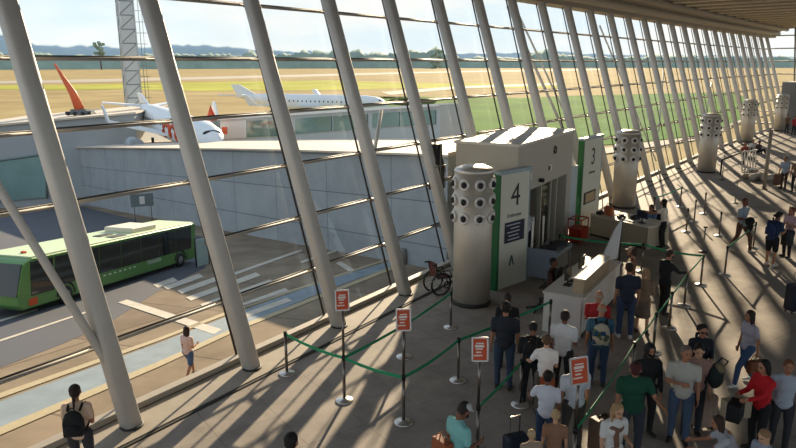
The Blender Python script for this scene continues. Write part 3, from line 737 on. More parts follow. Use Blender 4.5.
# white strip between pylon 3 and booth: leaning white board
P = fl(570, 235); t = thing('banner_stand', 'narrow pale banner standing left of pylon number three', 'banner', P, math.atan2(u3.y, u3.x))
bm = B(); box(bm, (0, 0, 1.5), (.7, .05, 2.4)); obj('banner', bm, mat('banner_pale', hexc('c2ccd0'), .6, var=.2), t)
bm = B(); box(bm, (0, 0, .06), (.8, .4, .10)); tube(bm, [(0, .05, .1), (0, .05, 2.7)], .02, 6); obj('stand', bm, M_dark, t)
# red bin
P = fl(577, 243); t = thing('baggage_sizer', 'red open baggage frame standing under pylon number three', 'baggage frame', P, .9)
Mr = mat('sizer_red', hexc('a5321f'), .5)
bm = B(); box(bm, (0, 0, .35), (.6, .45, .5)); obj('bin', bm, Mr, t)
bm = B()
for sx in (-.32, .32):
    for sy in (-.25, .25): tube(bm, [(sx, sy, 0), (sx, sy, .95)], .025, 6)
for z in (.6, .95): tube(bm, [(-.32, -.25, z), (.32, -.25, z), (.32, .25, z), (-.32, .25, z), (-.32, -.25, z)], .025, 6)
obj('frame', bm, Mr, t)

# desks
def desk(P, u, L, D, label, topcol='d9d6ce', sz=1.0):
    t = thing('service_desk', label, 'desk', P, math.atan2(u.y, u.x)); t.scale = (1, 1, sz)
    m = mat('desk_body_'+topcol, hexc('dcdcd8' if topcol == 'd9d6ce' else 'b3a893'), .5, var=.05)
    bm = B(); box(bm, (L/2, .02, .5), (L, .04, 1.0)); box(bm, (.02, D/2, .5), (.04, D, 1.0)); box(bm, (L-.02, D/2, .5), (.04, D, 1.0)); box(bm, (L/2, D-.02, .35), (L-.1, .03, .6)); obj('body', bm, m, t)
    bm = B(); box(bm, (L/2, D/2, 1.02), (L+.06, D+.06, .05)); obj('worktop', bm, mat('desk_top_'+topcol, hexc(topcol), .35, var=.04), t)
    bm = B(); box(bm, (L/2, .0, .05), (L-.05, .03, .1)); obj('plinth', bm, M_dark, t)
    return t
Dp = [fl(*q, 1.04) for q in [(549, 288.5), (583, 298), (616, 266), (590, 260)]]
du = (Dp[2]-Dp[1]); dl = du.length+.5; du.normalize(); dw = (Dp[1]-Dp[0]).length
# front of the desk faces the queue (right side); local y runs to the staff side
desk(Vector((Dp[1].x, Dp[1].y, 0)), du, dl, dw, 'white service desk in front of gate sign 4', 'd9d6ce')
dn = Vector((-du.y, du.x, 0))
base = Vector((Dp[1].x, Dp[1].y, 0)); arz = math.atan2(du.y, du.x)
def on1(a, b, z=1.046): return base+du*a+dn*b+Vector((0, 0, z))
t = thing('counter_panel', 'long raised counter box standing on the white service desk', 'counter box', on1(.25, .06), arz)
bm = B(); box(bm, (1.15, .14, .18), (2.3, .26, .36)); obj('box', bm, mat('panel_tan', hexc('b3a284'), .5), t)
bm = B(); box(bm, (1.15, .14, .375), (2.36, .34, .03)); obj('ledge', bm, M_white, t)
def monitor(P, rz, label, m=None):
    t = thing('monitor', label, 'monitor', P, rz)
    bm = B(); box(bm, (0, 0, .01), (.24, .18, .02)); tube(bm, [(0, 0, .02), (0, 0, .2)], .02, 6); obj('stand', bm, M_black, t)
    bm = B(); box(bm, (0, 0, .32), (.48, .04, .30)); obj('case', bm, m or M_black, t)
    bm = B(); box(bm, (0, .022, .32), (.44, .006, .26)); obj('screen', bm, mat('screen_dark', (.03, .04, .06), .15), t)
monitor(on1(.75, .62), arz, 'black monitor on the near end of the white desk')
monitor(on1(1.9, .62), arz, 'black monitor on the far end of the white desk')
for k, (a, b, lb) in enumerate(((1.2, .60, 'black keyboard on the white desk between the two monitors'), (2.35, .55, 'black keyboard at the far end of the white desk'))):
    bm = B(); box(bm, (0, 0, .014), (.42, .15, .022)); box(bm, (0, 0, .03), (.38, .11, .008)); o = obj('keyboard', bm, M_black); o.location = on1(a, b); o.rotation_euler = (0, 0, arz); tag(o, lb, 'keyboard')
# pale leaning board at the far end of the desk
t = thing('leaning_board', 'white leaning board at the far end of the white desk', 'board', on1(dl+.06, .1, 0), arz)
bm = B(); slabquad(bm, [(.0, .55, .8), (1.1, .30, .8), (1.2, .25, 2.0), (.85, .35, 1.75)], (0, -1, .1), .04); obj('sheet', bm, mat('board_white', hexc('c9ccd0'), .6, var=.15, scale=2), t)
bm = B(); tube(bm, [(1.2, .22, 0), (1.2, .22, 2.02)], .025, 6); tube(bm, [(.1, .5, 0), (.1, .5, .85)], .025, 6); obj('legs', bm, M_dark, t)
# security table / scanner to the left of the desk
P = fl(549, 272); t = thing('scanner_table', 'low pale scanner bench with two white uprights behind the white desk', 'scanner bench', P, arz)
bm = B(); box(bm, (0, 0, .72), (1.9, .8, .12)); obj('top', bm, mat('bench_top', hexc('8d98a2'), .4), t)
bm = B(); box(bm, (0, 0, .38), (1.7, .65, .55)); obj('body', bm, mat('bench_body', hexc('7b7468'), .6), t)
for k, (sx, sy) in enumerate(((-.9, .35), (.9, .35), (-.9, -.35), (.9, -.35))):
    bm = B(); tube(bm, [(sx, sy, 0), (sx, sy, .7)], .03, 6); obj('leg', bm, M_rail, t)
bm = B(); tube(bm, [(-.7, .35, .75), (-.7, .35, 1.75)], .035, 8); tube(bm, [(.25, .35, .75), (.25, .35, 1.75)], .035, 8); obj('uprights', bm, M_white, t)
bm = B(); box(bm, (-1.0, -.1, .55), (.08, .9, .9)); obj('end_panel', bm, mat('end_panel_blue', hexc('8f9cae'), .5), t)
for k, (dx, dy, lb) in enumerate(((-.2, .0, 'dark folded tray on the scanner bench'), (.5, -.1, 'dark laptop bag on the scanner bench'))):
    bm = B(); box(bm, (0, 0, .06), (.45, .35, .12), .3*k); o = obj('tray', bm, mat('tray_dark', (.03, .035, .05), .6)); o.location = P+Matrix.Rotation(arz, 3, 'Z') @ Vector((dx, dy, .785)); tag(o, lb, 'tray')
# office chair with star base
def office_chair(P, rz, label):
    t = thing('office_chair', label, 'chair', P, rz)
    for k in range(5):
        a = k*2*PI/5; bm = B(); tube(bm, [(0, 0, .12), (.30*math.cos(a), .30*math.sin(a), .07)], [.035, .022], 6); l = obj('base_leg', bm, M_black, t)
        bm = B(); lathe(bm, [(.03, -.02), (.03, .02)], 10, (.31*math.cos(a), .31*math.sin(a), .03), M=Matrix.Rotation(PI/2, 3, 'X')); obj('caster', bm, M_black, l)
    bm = B(); tube(bm, [(0, 0, .1), (0, 0, .45)], .028, 8); obj('gas_column', bm, M_pole, t)
    bm = B(); box(bm, (0, 0, .48), (.48, .46, .08)); o = obj('seat', bm, M_black, t); b = o.modifiers.new('b', 'BEVEL'); b.width = .03; b.segments = 3
    bm = B(); box(bm, (0, -.24, .82), (.44, .06, .46)); tube(bm, [(0, -.2, .48), (0, -.27, .7)], .02, 6); o = obj('backrest', bm, M_black, t); b = o.modifiers.new('b', 'BEVEL'); b.width = .025; b.segments = 3
P = fl(540, 310); t = thing('stool_base', 'black five-armed star base beside the white desk', 'stool', P)
for k in range(5):
    a = k*2*PI/5+.3; bm = B(); tube(bm, [(0, 0, .10), (.34*math.cos(a), .34*math.sin(a), .05)], [.035, .02], 6); l = obj('base_leg', bm, M_black, t)
    bm = B(); ellipsoid(bm, (.35*math.cos(a), .35*math.sin(a), .03), (.03, .03, .03), u=8, v=6); obj('caster', bm, M_black, l)
bm = B(); tube(bm, [(0, 0, .06), (0, 0, .30)], .03, 8); obj('gas_column', bm, M_black, t)
office_chair(on1(2.0, 1.5, 0), arz, 'black office chair behind the white desk')
# second desk
Dq = [fl(*q, .84) for q in [(591, 214), (648, 227), (658, 217), (600, 206)]]
e1 = (Dq[1]-Dq[0]); l1 = e1.length; e1.normalize(); az1 = math.atan2(e1.y, e1.x); w1 = 1.25
base2 = Vector((Dq[0].x, Dq[0].y, 0)); nn1 = Vector((-e1.y, e1.x, 0))
desk(base2, e1, l1, w1, 'beige staffed desk in front of the second steel tower', 'd8d2c4', .8)
def on2(a, b, z=.842): return base2+e1*a+nn1*b+Vector((0, 0, z))
monitor(on2(l1*.80, .35), az1+PI, 'blue-backed monitor on the beige staffed desk', mat('case_blue', hexc('4b6f96'), .4))
o_ = thing('shoulder_bag', 'orange-brown bag standing on the left end of the beige desk', 'bag', on2(.55, .35), az1)
bm = B(); box(bm, (0, 0, .18), (.36, .22, .36)); o = obj('body', bm, mat('bag_orange', hexc('b0603a'), .6), o_); b = o.modifiers.new('b', 'BEVEL'); b.width = .07; b.segments = 4
bm = B(); tube(bm, [(.13*math.cos(k*PI/8), 0, .34+.14*math.sin(k*PI/8)) for k in range(9)], .015, 6); obj('handle', bm, M_dark, o_)
for k, (a, b) in enumerate(((1.1, .4), (1.5, .7), (.2, .3))):
    bm = B(); box(bm, (0, 0, .05), (.28, .22, .10), .4*k); box(bm, (0, .02, .12), (.2, .06, .05), .4*k); o = obj('desk_device', bm, M_black); o.location = on2(a, b); tag(o, ['black desk device right of the orange-brown bag', 'black desk device left of the blue monitor', 'black desk device at the left corner of the beige desk'][k], 'device')
bm = B(); box(bm, (0, 0, .014), (.42, .15, .022)); o = obj('keyboard', bm, M_white); o.location = on2(l1*.62, .25); o.rotation_euler = (0, 0, az1); tag(o, 'white keyboard left of the blue monitor on the beige desk', 'keyboard')

# ------------------------------------------------------------------ stanchions
HB = .93
def stanchion():
    t = thing('stanchion', None, 'stanchion')
    bm = B(); lathe(bm, [(.175, 0), (.18, .012), (.165, .03), (.06, .045), (.036, .06)], 28); obj('base', bm, M_chrome, t)
    bm = B(); lathe(bm, [(.031, .05), (.031, .86)], 12); obj('pole', bm, M_pole, t)
    bm = B(); lathe(bm, [(.038, .86), (.04, .95), (.03, .965)], 12); obj('belt_head', bm, M_black, t); return t
st0 = None; POSTS = {}
def post(key, px, py, label, xy=None):
    global st0
    P = fl(px, py) if xy is None else Vector((*xy, 0))
    if st0 is None: st0 = stanchion(); o = st0
    else: o = dup(st0)
    o.location = P; o['label'] = label; o['group'] = 'belt stanchions in the hall'; POSTS[key] = P; return o
def signpost(key, px, py, top, rz, label, w=.25, h=.38):
    o = post(key, px, py, label); P = POSTS[key]
    bm = B(); lathe(bm, [(.026, .95), (.026, top)], 10); obj('sign_pole', bm, M_pole, o)
    T_ = Matrix.Translation((0, 0, top+h/2-.02)) @ Matrix.Rotation(rz, 4, 'Z') @ Matrix.Rotation(math.radians(-12), 4, 'X')
    bm = B()
    for c, s in (((0, 0, h/2), (w, .03, .025)), ((0, 0, -h/2), (w, .03, .025)), ((-w/2, 0, 0), (.025, .03, h)), ((w/2, 0, 0), (.025, .03, h))): box(bm, c, s)
    f = obj('sign_frame', bm, mat('frame_silver', (.45, .43, .42), .35, .7), o); f.matrix_local = T_
    bm = B(); box(bm, (0, 0, 0), (w-.02, .016, h-.02)); b = obj('sign_board', bm, M_orange, o); b.matrix_local = T_
    for q, (zz, ww) in enumerate(((.26, .5), (.14, .6), (.02, .45), (-.12, .35), (-.26, .55))):
        bm = B(); box(bm, (-.03*w*q, -.012, zz*h), (w*ww, .004, .022 if q != 1 else .04)); s = obj('print_line', bm, mat('print_white', (.8, .72, .66), .6), b)
    del_ = [c for c in bpy.data.objects if c.parent == o and c.name.startswith('belt_head')]
    return o
post('a', 287, 373.5, 'lone belt stanchion nearest the glass wall at the left end of the queue')
post('e', 450.6, 327.5, 'belt stanchion beside the large steel tower')
post('f', 458, 380.5, 'belt stanchion left of the man in the dark navy shirt')
post('g', 520, 405, 'belt stanchion beside the woman in the orange-printed white shirt')
post('d', 404, 357, 'disc base and post mostly hidden behind the second orange sign')
post('h', 700.5, 285, 'belt stanchion at the right corner of the green belt enclosure', None)
post('i', 684, 306, 'belt stanchion next to the man in black with outstretched hand')
post('j', 669, 328, 'free belt stanchion below the man in black')
post('k', 653, 352, 'belt stanchion where the green belt runs down behind the hooded person')
post('l', 631, 385, 'belt stanchion behind the man in the green polo')
post('m', 558, 262, 'belt stanchion at the left corner of the enclosure by the gate opening')
post('n', 641, 272, 'belt stanchion mid way along the back green belt')
post('o', 680, 207, 'belt stanchion right of the standing desk woman')
post('p', 653, 219, 'belt stanchion behind the beige staffed desk')
post('q', 694, 222, 'dark belt stanchion behind the thin white pole')
post('r', 686, 232, 'belt stanchion in the sunlit floor below the dark stanchion')
post('s', 719, 236, 'belt stanchion left of the man in the grey-blue shirt')
post('t', 753, 248, 'belt stanchion in front of the man in black shorts')
post('u', 724.5, 275, 'belt stanchion left of the short green belt at right')
post('v', 704, 214, 'belt stanchion at the foot of the long column shadow')
signpost('b', 344.5, 400.5, 1.93, .15, 'belt stanchion with orange sign, first from the glass wall')
signpost('c', 403.5, 422.5, 1.86, .1, 'belt stanchion with orange sign in the middle of the empty lane')
signpost('w', 477, 456, 1.78, 0, 'belt stanchion with orange sign behind the man in the teal shirt')
signpost('x', 572, 482, 1.74, .35, 'belt stanchion with tilted orange sign in the thick of the queue', .30, .40)
post('y', 549, 337, 'dark belt stanchion at the near corner of the white desk')
def belt(k0, k1, sag, label, z0=HB-.02, z1=HB-.02, P0=None, P1=None):
    A = (P0 or POSTS[k0]).copy(); C = (P1 or POSTS[k1]).copy(); A.z = z0; C.z = z1; d = (C-A); n = Vector((-d.y, d.x, 0)).normalized()*.003
    e_ = d.normalized()*.04; A += e_; C -= e_
    bm = B(); rings = []; N = 16
    for i in range(N+1):
        f = i/N; p = A.lerp(C, f)-Vector((0, 0, sag*4*f*(1-f))); rings.append([bm.verts.new(p+n+Vector((0, 0, z))) for z in (.032, -.032)]+[bm.verts.new(p-n+Vector((0, 0, z))) for z in (-.032, .032)])
    for a, b in zip(rings, rings[1:]):
        for j in range(4): bm.faces.new((a[j], a[(j+1) % 4], b[(j+1) % 4], b[j]))
    bm.faces.new(rings[0]); bm.faces.new(rings[-1][::-1])
    o = obj('queue_belt', bm, M_green); tag(o, label, 'belt', 'green queue belts'); return o
belt('a', 'b', .05, 'green belt from the lone stanchion to the first orange sign')
belt('b', 'c', .04, 'green belt between the first and second orange signs')
belt('b', 'e', .08, 'green belt from the first orange sign to the stanchion by the steel tower')
belt('c', 'f', .05, 'green belt from the second orange sign towards the man in navy')
belt('f', 'y', .03, 'green belt running behind the man in the dark navy shirt')
belt('w', 'g', .03, 'green belt from the third orange sign up to the stanchion beside the white shirts')
belt('x', 'l', .06, 'green belt between the tilted orange sign and the man in the green polo')
belt('l', 'k', .03, 'green belt behind the man in the green polo')
belt('k', 'i', .03, 'sunlit green belt sloping up below the man in black')
belt('i', 'h', .02, 'short green belt at the right corner of the enclosure')
belt('m', 'n', .06, 'green belt at the back of the enclosure, left length')
belt('n', 'h', .06, 'green belt at the back of the enclosure, right length')
belt('p', 'o', .03, 'green belt behind the standing desk woman')
belt('u', 't', .04, 'short green belt below the man in the grey-blue shirt')
# thin white poles of empty notice stands
def pole_stand(px, py, h, label, r=.025, col=None):
    P = fl(px, py); t = thing('pole_stand', label, 'pole stand', P, 0, None)
    bm = B(); lathe(bm, [(.16, 0), (.16, .02), (.03, .04)], 20); obj('base', bm, M_dark, t)
    bm = B(); lathe(bm, [(r, .03), (r, h)], 10); obj('pole', bm, col or M_rail, t)
    bm = B(); box(bm, (0, 0, h), (.12, .06, .05)); obj('head', bm, M_dark, t)
    return t
pole_stand(764, 189, 3.1, 'tall thick pole on a dark foot among the far travellers', .09, mat('pole_tan', hexc('9a8f7d'), .5))
pole_stand(735, 203, .98, 'thin white pole stand left of the pile of pale bags')
pole_stand(703, 252, .9, 'thin pole stand on the sunlit floor above the belt corner')
pole_stand(722, 180, 1.6, 'thin pole stand in front of the third steel tower')

# white slatted railing near the far glass
P = fl(742, 172); t = thing('railing', 'small white slatted gate between the third and fourth steel towers', 'railing', P, .62)
bm = B()
for k in range(6): tube(bm, [(k*.32, 0, 0), (k*.32-.25, 0, 1.25)], .04, 6)
obj('slats', bm, M_white, t)
bm = B(); tube(bm, [(-.3, 0, 1.25), (1.5, 0, 1.25)], .05, 6); tube(bm, [(-.05, 0, .1), (1.7, 0, .1)], .05, 6); obj('rails', bm, M_white, t)
# dark handrail along the glass near the far towers
bm = B(); A_ = fl(722, 160, .9); C_ = fl(745, 151, .9); tube(bm, [A_, C_], .06, 6); tube(bm, [A_, A_-Vector((0, 0, .9))], .05, 6); tube(bm, [C_, C_-Vector((0, 0, .9))], .05, 6); o = obj('handrail', bm, M_dark); tag(o, 'dark handrail along the glass behind the white slatted gate', 'handrail')
# hanging dark case behind the fourth column
c = fp(4.55, .15, 3.0); t = thing('hanging_case', 'dark tapered case hanging on the glass wall above the large steel tower', 'case', fp(4.05, .25, 2.55), -fac(4)[3])
bm = B(); prf = [(-.28, 0), (.28, 0), (.30, .75), (.16, 1.0), (.13, 1.45), (-.13, 1.45), (-.16, 1.0), (-.30, .75)]
f0 = [bm.verts.new((-.12, y, z)) for y, z in prf]; f1 = [bm.verts.new((.12, y, z)) for y, z in prf]; bm.faces.new(f0); bm.faces.new(f1[::-1])
for j in range(8): bm.faces.new((f0[j], f0[(j+1) % 8], f1[(j+1) % 8], f1[j]))
obj('body', bm, M_black, t)
bm = B(); tube(bm, [(.14, -.3, 0), (.14, -.3, .75), (.14, .3, .75), (.14, .3, 0), (.14, -.3, 0)], .025, 6); tube(bm, [(.14, 0, 0), (.14, 0, 1.4)], .02, 6); obj('frame', bm, M_rail, t)
bm = B(); tube(bm, [(-.05, 0, 1.4), (-.35, 0, 2.7)], .03, 6); obj('strap', bm, M_dark, t)
# short strut end on the glass by the third column
brace(3.25, 3.55, 3.62, 5.1, -.25, .06, 'short dark strut leaning between the fourth and fifth columns')

# wheelchair by the large tower
P = fl(437, 293); t = thing('wheelchair', 'dark folded wheelchair between the glass wall and the large steel tower', 'wheelchair', P, .5)
for sy in (-.22, .22):
    bm = B(); tube(bm, [(.32*math.cos(k*PI/12), sy, .33+.32*math.sin(k*PI/12)) for k in range(25)], .028, 6, caps=False); w_ = obj('wheel', bm, M_black, t)
    bm = B()
    for k in range(8): tube(bm, [(0, sy, .33), (.31*math.cos(k*PI/4), sy, .33+.31*math.sin(k*PI/4))], .006, 4)
    obj('spokes', bm, M_pole, w_)
    bm = B(); tube(bm, [(.48+.10*math.cos(k*PI/6), sy, .11+.10*math.sin(k*PI/6)) for k in range(13)], .02, 6, caps=False); obj('caster', bm, M_black, t)
bm = B()
for sy in (-.20, .20): tube(bm, [(-.18, sy, .95), (-.1, sy, .5), (.42, sy, .48), (.5, sy, .12)], .018, 6); tube(bm, [(-.1, sy, .7), (.3, sy, .7), (.38, sy, .48)], .018, 6); tube(bm, [(-.30, sy, .93), (-.16, sy, .93)], .025, 6)
obj('frame', bm, M_black, t)
bm = B(); box(bm, (.16, 0, .5), (.42, .38, .04)); box(bm, (-.14, 0, .75), (.03, .38, .40)); obj('seat', bm, mat('seat_maroon', (.10, .03, .025), .8), t)
# ================================================================== PEOPLE
TMP = bpy.data.scenes.new('workbench')     # scratch scene for evaluating modifiers
SKIN = {'fair': 'c89a7c', 'tan': 'a9765a', 'brown': '7d5240', 'dark': '5a3a2c'}
def cap_(bm, a, b, ra, rb, seg=10):
    a, b = Vector(a), Vector(b); d = (b-a); s, u, w = frame(d if d.length > 1e-5 else Vector((0, 0, 1))); rings = []
    for base, r, sgn, angs in ((a, ra, -1, (80, 50, 22, 0)), (b, rb, 1, (0, 22, 50, 80))):
        for g in angs:
            g = math.radians(g); c = base+w*sgn*r*math.sin(g); rr = r*math.cos(g)
            rings.append([bm.verts.new(c+s*rr*math.cos(2*PI*j/seg)+u*rr*math.sin(2*PI*j/seg)) for j in range(seg)])
    for p, q in zip(rings, rings[1:]):
        for j in range(seg): bm.faces.new((p[j], p[(j+1) % seg], q[(j+1) % seg], q[j]))
    bm.faces.new(rings[0][::-1]); bm.faces.new(rings[-1])
def remesh(name, bm, m, voxel, parent, smooth=3, paint=None, wrinkle=0.0, seed=0):
    bmesh.ops.recalc_face_normals(bm, faces=bm.faces)
    me = bpy.data.meshes.new('tmp'); bm.to_mesh(me); bm.free()
    o = bpy.data.objects.new('tmp', me); TMP.collection.objects.link(o)
    r = o.modifiers.new('r', 'REMESH'); r.mode = 'VOXEL'; r.voxel_size = voxel; r.use_smooth_shade = True
    if smooth:
        s = o.modifiers.new('s', 'SMOOTH'); s.factor = .5; s.iterations = smooth
    with bpy.context.temp_override(scene=TMP, view_layer=TMP.view_layers[0]): dg = bpy.context.evaluated_depsgraph_get()
    nm = bpy.data.meshes.new_from_object(o.evaluated_get(dg))
    bpy.data.objects.remove(o); bpy.data.meshes.remove(me); nm.name = name
    if wrinkle:
        for v in nm.vertices:
            c = v.co; k = noise.noise(Vector((c.x*11+seed, c.y*11, c.z*7)))+.5*noise.noise(Vector((c.x*26, c.y*26+seed, c.z*14)))
            v.co = c+v.normal*k*wrinkle
    nm.materials.clear()
    for k in (m if isinstance(m, (list, tuple)) else [m]): nm.materials.append(k)
    if paint:
        for p in nm.polygons: p.material_index = paint(p.center)
    for p in nm.polygons: p.use_smooth = True
    q = bpy.data.objects.new(name, nm); COL.objects.link(q); q.parent = parent; return q
ARMS = {   # upper-arm direction, forearm direction (x = outward, y = forward, z = up)
 'down': ((.16, .02, -1), (.06, .22, -1)), 'bent': ((.15, .05, -1), (-.25, 1, .12)), 'phone': ((.12, .15, -1), (-.45, .9, .45)),
 'fwd': ((.1, .75, -.7), (-.1, 1, -.15)), 'out': ((.45, .35, -.85), (.25, .9, -.2)), 'hip': ((.55, -.1, -.85), (-.6, .35, -.5)),
 'bag': ((.25, .05, -1), (-.15, .75, .35)), 'back': ((.15, -.3, -1), (.02, -.05, -1)), 'reach': ((.25, .8, -.3), (.05, 1, .05)), 'desk': ((.15, .35, -.9), (-.25, 1, -.05)),
 'pull': ((.2, -.15, -1), (.15, -.1, -1)), 'cross': ((.2, .2, -1), (-1, .55, .15)) }
NP = [0]
def lite(s): return ''.join('%02x' % min(245, int(int(s[i:i+2], 16)*1.17+3)) for i in (0, 2, 4))
def person(P, face, label, h=1.7, skin='tan', hair='2a211c', hs='short', top='dddddd', sleeve='short', bot='2f3c50', leg='long', shoe='2b2926',
           pose='stand', la='down', ra='down', lean=0, head=(0, 0), female=False, build=1.0, mask=None, cap=None, vox=.011, group=None, mat_top=None, glasses=False):
    NP[0] += 1; seed = NP[0]*3.7
    t = thing('person', label, 'person', P, -math.radians(face)); 
    if group: t['group'] = group
    build *= 1.07; k = h/1.72; top, bot = lite(top), lite(bot); K = lambda *a: Vector(a)*k
    sw = (.165 if female else .182)*build**.5; hw = (.10 if female else .092)*build; bd = build
    J = {}
    L = math.radians(lean)
    if pose in ('sit', 'floor'):
        pz = .50 if pose == 'sit' else .14
    else: pz = .93
    pel = K(0, 0, pz)
    def up_(z, y=0, x=0): return pel+K(x, y*math.cos(L)+z*math.sin(L), z*math.cos(L)-y*math.sin(L))
    waist = up_(.17); chest = up_(.36, .005); neck0 = up_(.53); neck1 = up_(.60, .015)
    yaw, pit = math.radians(head[0]), math.radians(head[1])
    RH = (Matrix.Rotation(-yaw, 3, 'Z') @ Matrix.Rotation(-pit, 3, 'X')); RH = RH @ Matrix.Diagonal((1.09, 1.09, 1.07))
    hc = neck1+RH @ K(0, .025, .105)
    legs = []
    if pose == 'walk': st = ((.30, -.05), (-.28, -.22))
    elif pose == 'stride': st = ((-.22, -.15), (.26, -.02))
    else: st = ((.03, 0), (-.02, 0))
    for s, (fo, kb) in zip((-1, 1), st):
        hip = pel+K(s*hw, 0, -.03)
        if pose == 'sit': knee = hip+K(s*.05, .42, .0); ank = knee+K(0, .02, -.41); toe = K(s*.02, .16, -.04)
        elif pose == 'floor': knee = hip+K(s*.08, .36, .22); ank = knee+K(0, .16, -.36); toe = K(s*.02, .15, -.0)
        else:
            ank = K(s*(hw*.95+.02), fo, .085+(.03 if fo < -.1 else 0)); m = (hip+ank)/2
            knee = m+K(s*.005, .035+abs(fo)*.22, .015); toe = K(s*.035, .155, -.045-(.03 if fo < -.1 else 0))
        legs.append((s, hip, knee, ank, toe))
    arms = []
    for s, a in ((-1, la), (1, ra)):
        A = ARMS[a] if isinstance(a, str) else a
        sh = up_(.455, 0, s*sw)
        u = Vector((A[0][0]*s, A[0][1], A[0][2])).normalized(); f = Vector((A[1][0]*s, A[1][1], A[1][2])).normalized()
        el = sh+u*.285*k; wr = el+f*.25*k; arms.append((s, sh, el, wr, f, u))
    # ---- body: one continuous surface
    bm = B()
    ellipsoid(bm, pel+K(0, 0, .0), (.155*bd*k, .105*bd*k, .12*k)); ellipsoid(bm, waist, (.13*bd*k, .09*bd*k, .16*k)); ellipsoid(bm, chest, ((.15 if female else .168)*bd*k, .105*bd*k, .19*k))
    cap_(bm, up_(.46, 0, -sw*.8), up_(.46, 0, sw*.8), .056*k, .056*k)
    if female:
        for s in (-1, 1): ellipsoid(bm, up_(.36, .075, s*.07), (.06*k, .055*k, .06*k))
    cap_(bm, neck0-K(0, 0, .03), neck1+K(0, 0, .05), .056*k, .050*k)
    ellipsoid(bm, hc+RH @ K(0, -.012, .02), (.076*k, .095*k, .095*k), RH, u=18, v=12)
    ellipsoid(bm, hc+RH @ K(0, .022, -.045), (.056*k, .066*k, .072*k), RH, u=14, v=10)
    ellipsoid(bm, hc+RH @ K(0, .088, -.022), (.014*k, .020*k, .024*k), RH, u=8, v=6)
    ellipsoid(bm, hc+RH @ K(0, .078, -.058), (.026*k, .012*k, .010*k), RH, u=8, v=6)
    for s in (-1, 1): ellipsoid(bm, hc+RH @ K(s*.078, -.008, -.012), (.012*k, .020*k, .032*k), RH, u=8, v=6)
    for s, hip, knee, ank, toe in legs:
        cap_(bm, hip, knee, .082*bd*k, .056*k); cap_(bm, knee, ank, .054*k, .036*k); cap_(bm, knee+(ank-knee)*.1+K(0, -.012, 0), knee+(ank-knee)*.45+K(0, -.015, 0), .050*k, .042*k)
        cap_(bm, ank+K(0, -.03, -.045), ank+toe, .036*k, .026*k)
    for s, sh, el, wr, f, u in arms:
        cap_(bm, sh, el, .050*bd*k, .039*k); cap_(bm, el, wr, .038*k, .026*k)
        sd_ = Vector((-s, 0, 0)); sd_ = (sd_-f*sd_.dot(f)); sd_ = sd_.normalized() if sd_.length > .2 else Vector((0, 0, 1)); nn_ = f.cross(sd_).normalized()
        side_ = nn_ if abs(nn_.dot(Vector((0, 1, 0)))) > .5 or abs(f.z) < .6 else nn_     # width of the palm
        pal = wr+f*.048*k; M_ = Matrix((side_, sd_, f)).transposed()
        ellipsoid(bm, pal, (.040*k, .017*k, .052*k), M_, u=10, v=8)
        fr = max(.0085*k, vox*.82); 
        inw = sd_
        for q, (off, ln) in enumerate(((-.030, .062), (-.010, .076), (.010, .072), (.030, .056))):
            b0 = wr+f*.085*k+side_*off*k; b1 = b0+(f*.9+inw*.3).normalized()*ln*.55*k+side_*off*.15*k; b2 = b1+(f*.6+inw*.75).normalized()*ln*.5*k
            cap_(bm, b0, b1, fr, fr*.95, 6); cap_(bm, b1, b2, fr*.95, fr*.8, 6)
        sg = 1 if side_.y > 0 or (abs(side_.y) < .1 and side_.z > 0) else -1
        b0 = wr+f*.03*k+side_*sg*.03*k; b1 = b0+(f*.7+side_*sg*.7).normalized()*.038*k; b2 = b1+(f*.9+inw*.4).normalized()*.028*k
        cap_(bm, b0, b1, fr*1.15, fr, 6); cap_(bm, b1, b2, fr, fr*.85, 6)
    sk = SKIN[skin]
    eyes = [hc+RH @ K(s*.030, .082, .004) for s in (-1, 1)]; mo = hc+RH @ K(0, .086, -.060); brow = [hc+RH @ K(s*.031, .085, .026) for s in (-1, 1)]
    def paint(c):
        if (c-mo).length_squared > .02*k*k: return 0
        for e_ in eyes:
            if (c-e_).length < .0145*k: return 1
        if abs((RH.inverted() @ (c-mo)).z) < .007*k and (c-mo).length < .024*k: return 2
        for e_ in brow:
            q = RH.inverted() @ (c-e_)
            if abs(q.z) < .006*k and abs(q.x) < .018*k and abs(q.y) < .03*k: return 1
        return 0
    remesh('body', bm, [cm(sk, .6, var=.05), mat('eye_dark', (.015, .012, .01), .3), cm('8a4a40', .6)], vox, t, 1, paint)
    # ---- clothes
    tm = mat_top or cm(top, .85, var=.10, scale=9, bump=.15)
    bm = B(); g = .016*k; hem = -.04 if pose in ('sit', 'floor') else -.085
    ellipsoid(bm, waist, (.138*bd*k+g, .098*bd*k+g, .17*k)); ellipsoid(bm, chest, ((.152 if female else .17)*bd*k+g, .108*bd*k+g, .18*k))
    if female:
        for s in (-1, 1): ellipsoid(bm, up_(.36, .075, s*.07), (.075*k, .068*k, .07*k))
    for s in (-1, 1): cap_(bm, up_(.485, 0, s*.03), up_(.45, 0, s*sw*.92), .066*k+g, .052*k+g)
    cap_(bm, up_(.49), up_(.535), .078*k, .062*k)
    ellipsoid(bm, up_(.03+hem*.3), (.158*bd*k+g, .112*bd*k+g, (.13)*k))
    for s, sh, el, wr, f, u in arms:
        if sleeve == 'long': cap_(bm, sh, el, .060*bd*k+g*.5, .050*k); cap_(bm, el, wr-f*.01*k, .050*k, .040*k)
        elif sleeve == 'short': cap_(bm, sh, sh+(el-sh)*.66, .064*bd*k+g*.4, .060*k)
    remesh('top', bm, tm, .017, t, 4, None, .006, seed)
    bm = B(); g = .013*k
    ellipsoid(bm, pel+K(0, 0, .01), (.158*bd*k+g, .110*bd*k+g, .12*k))
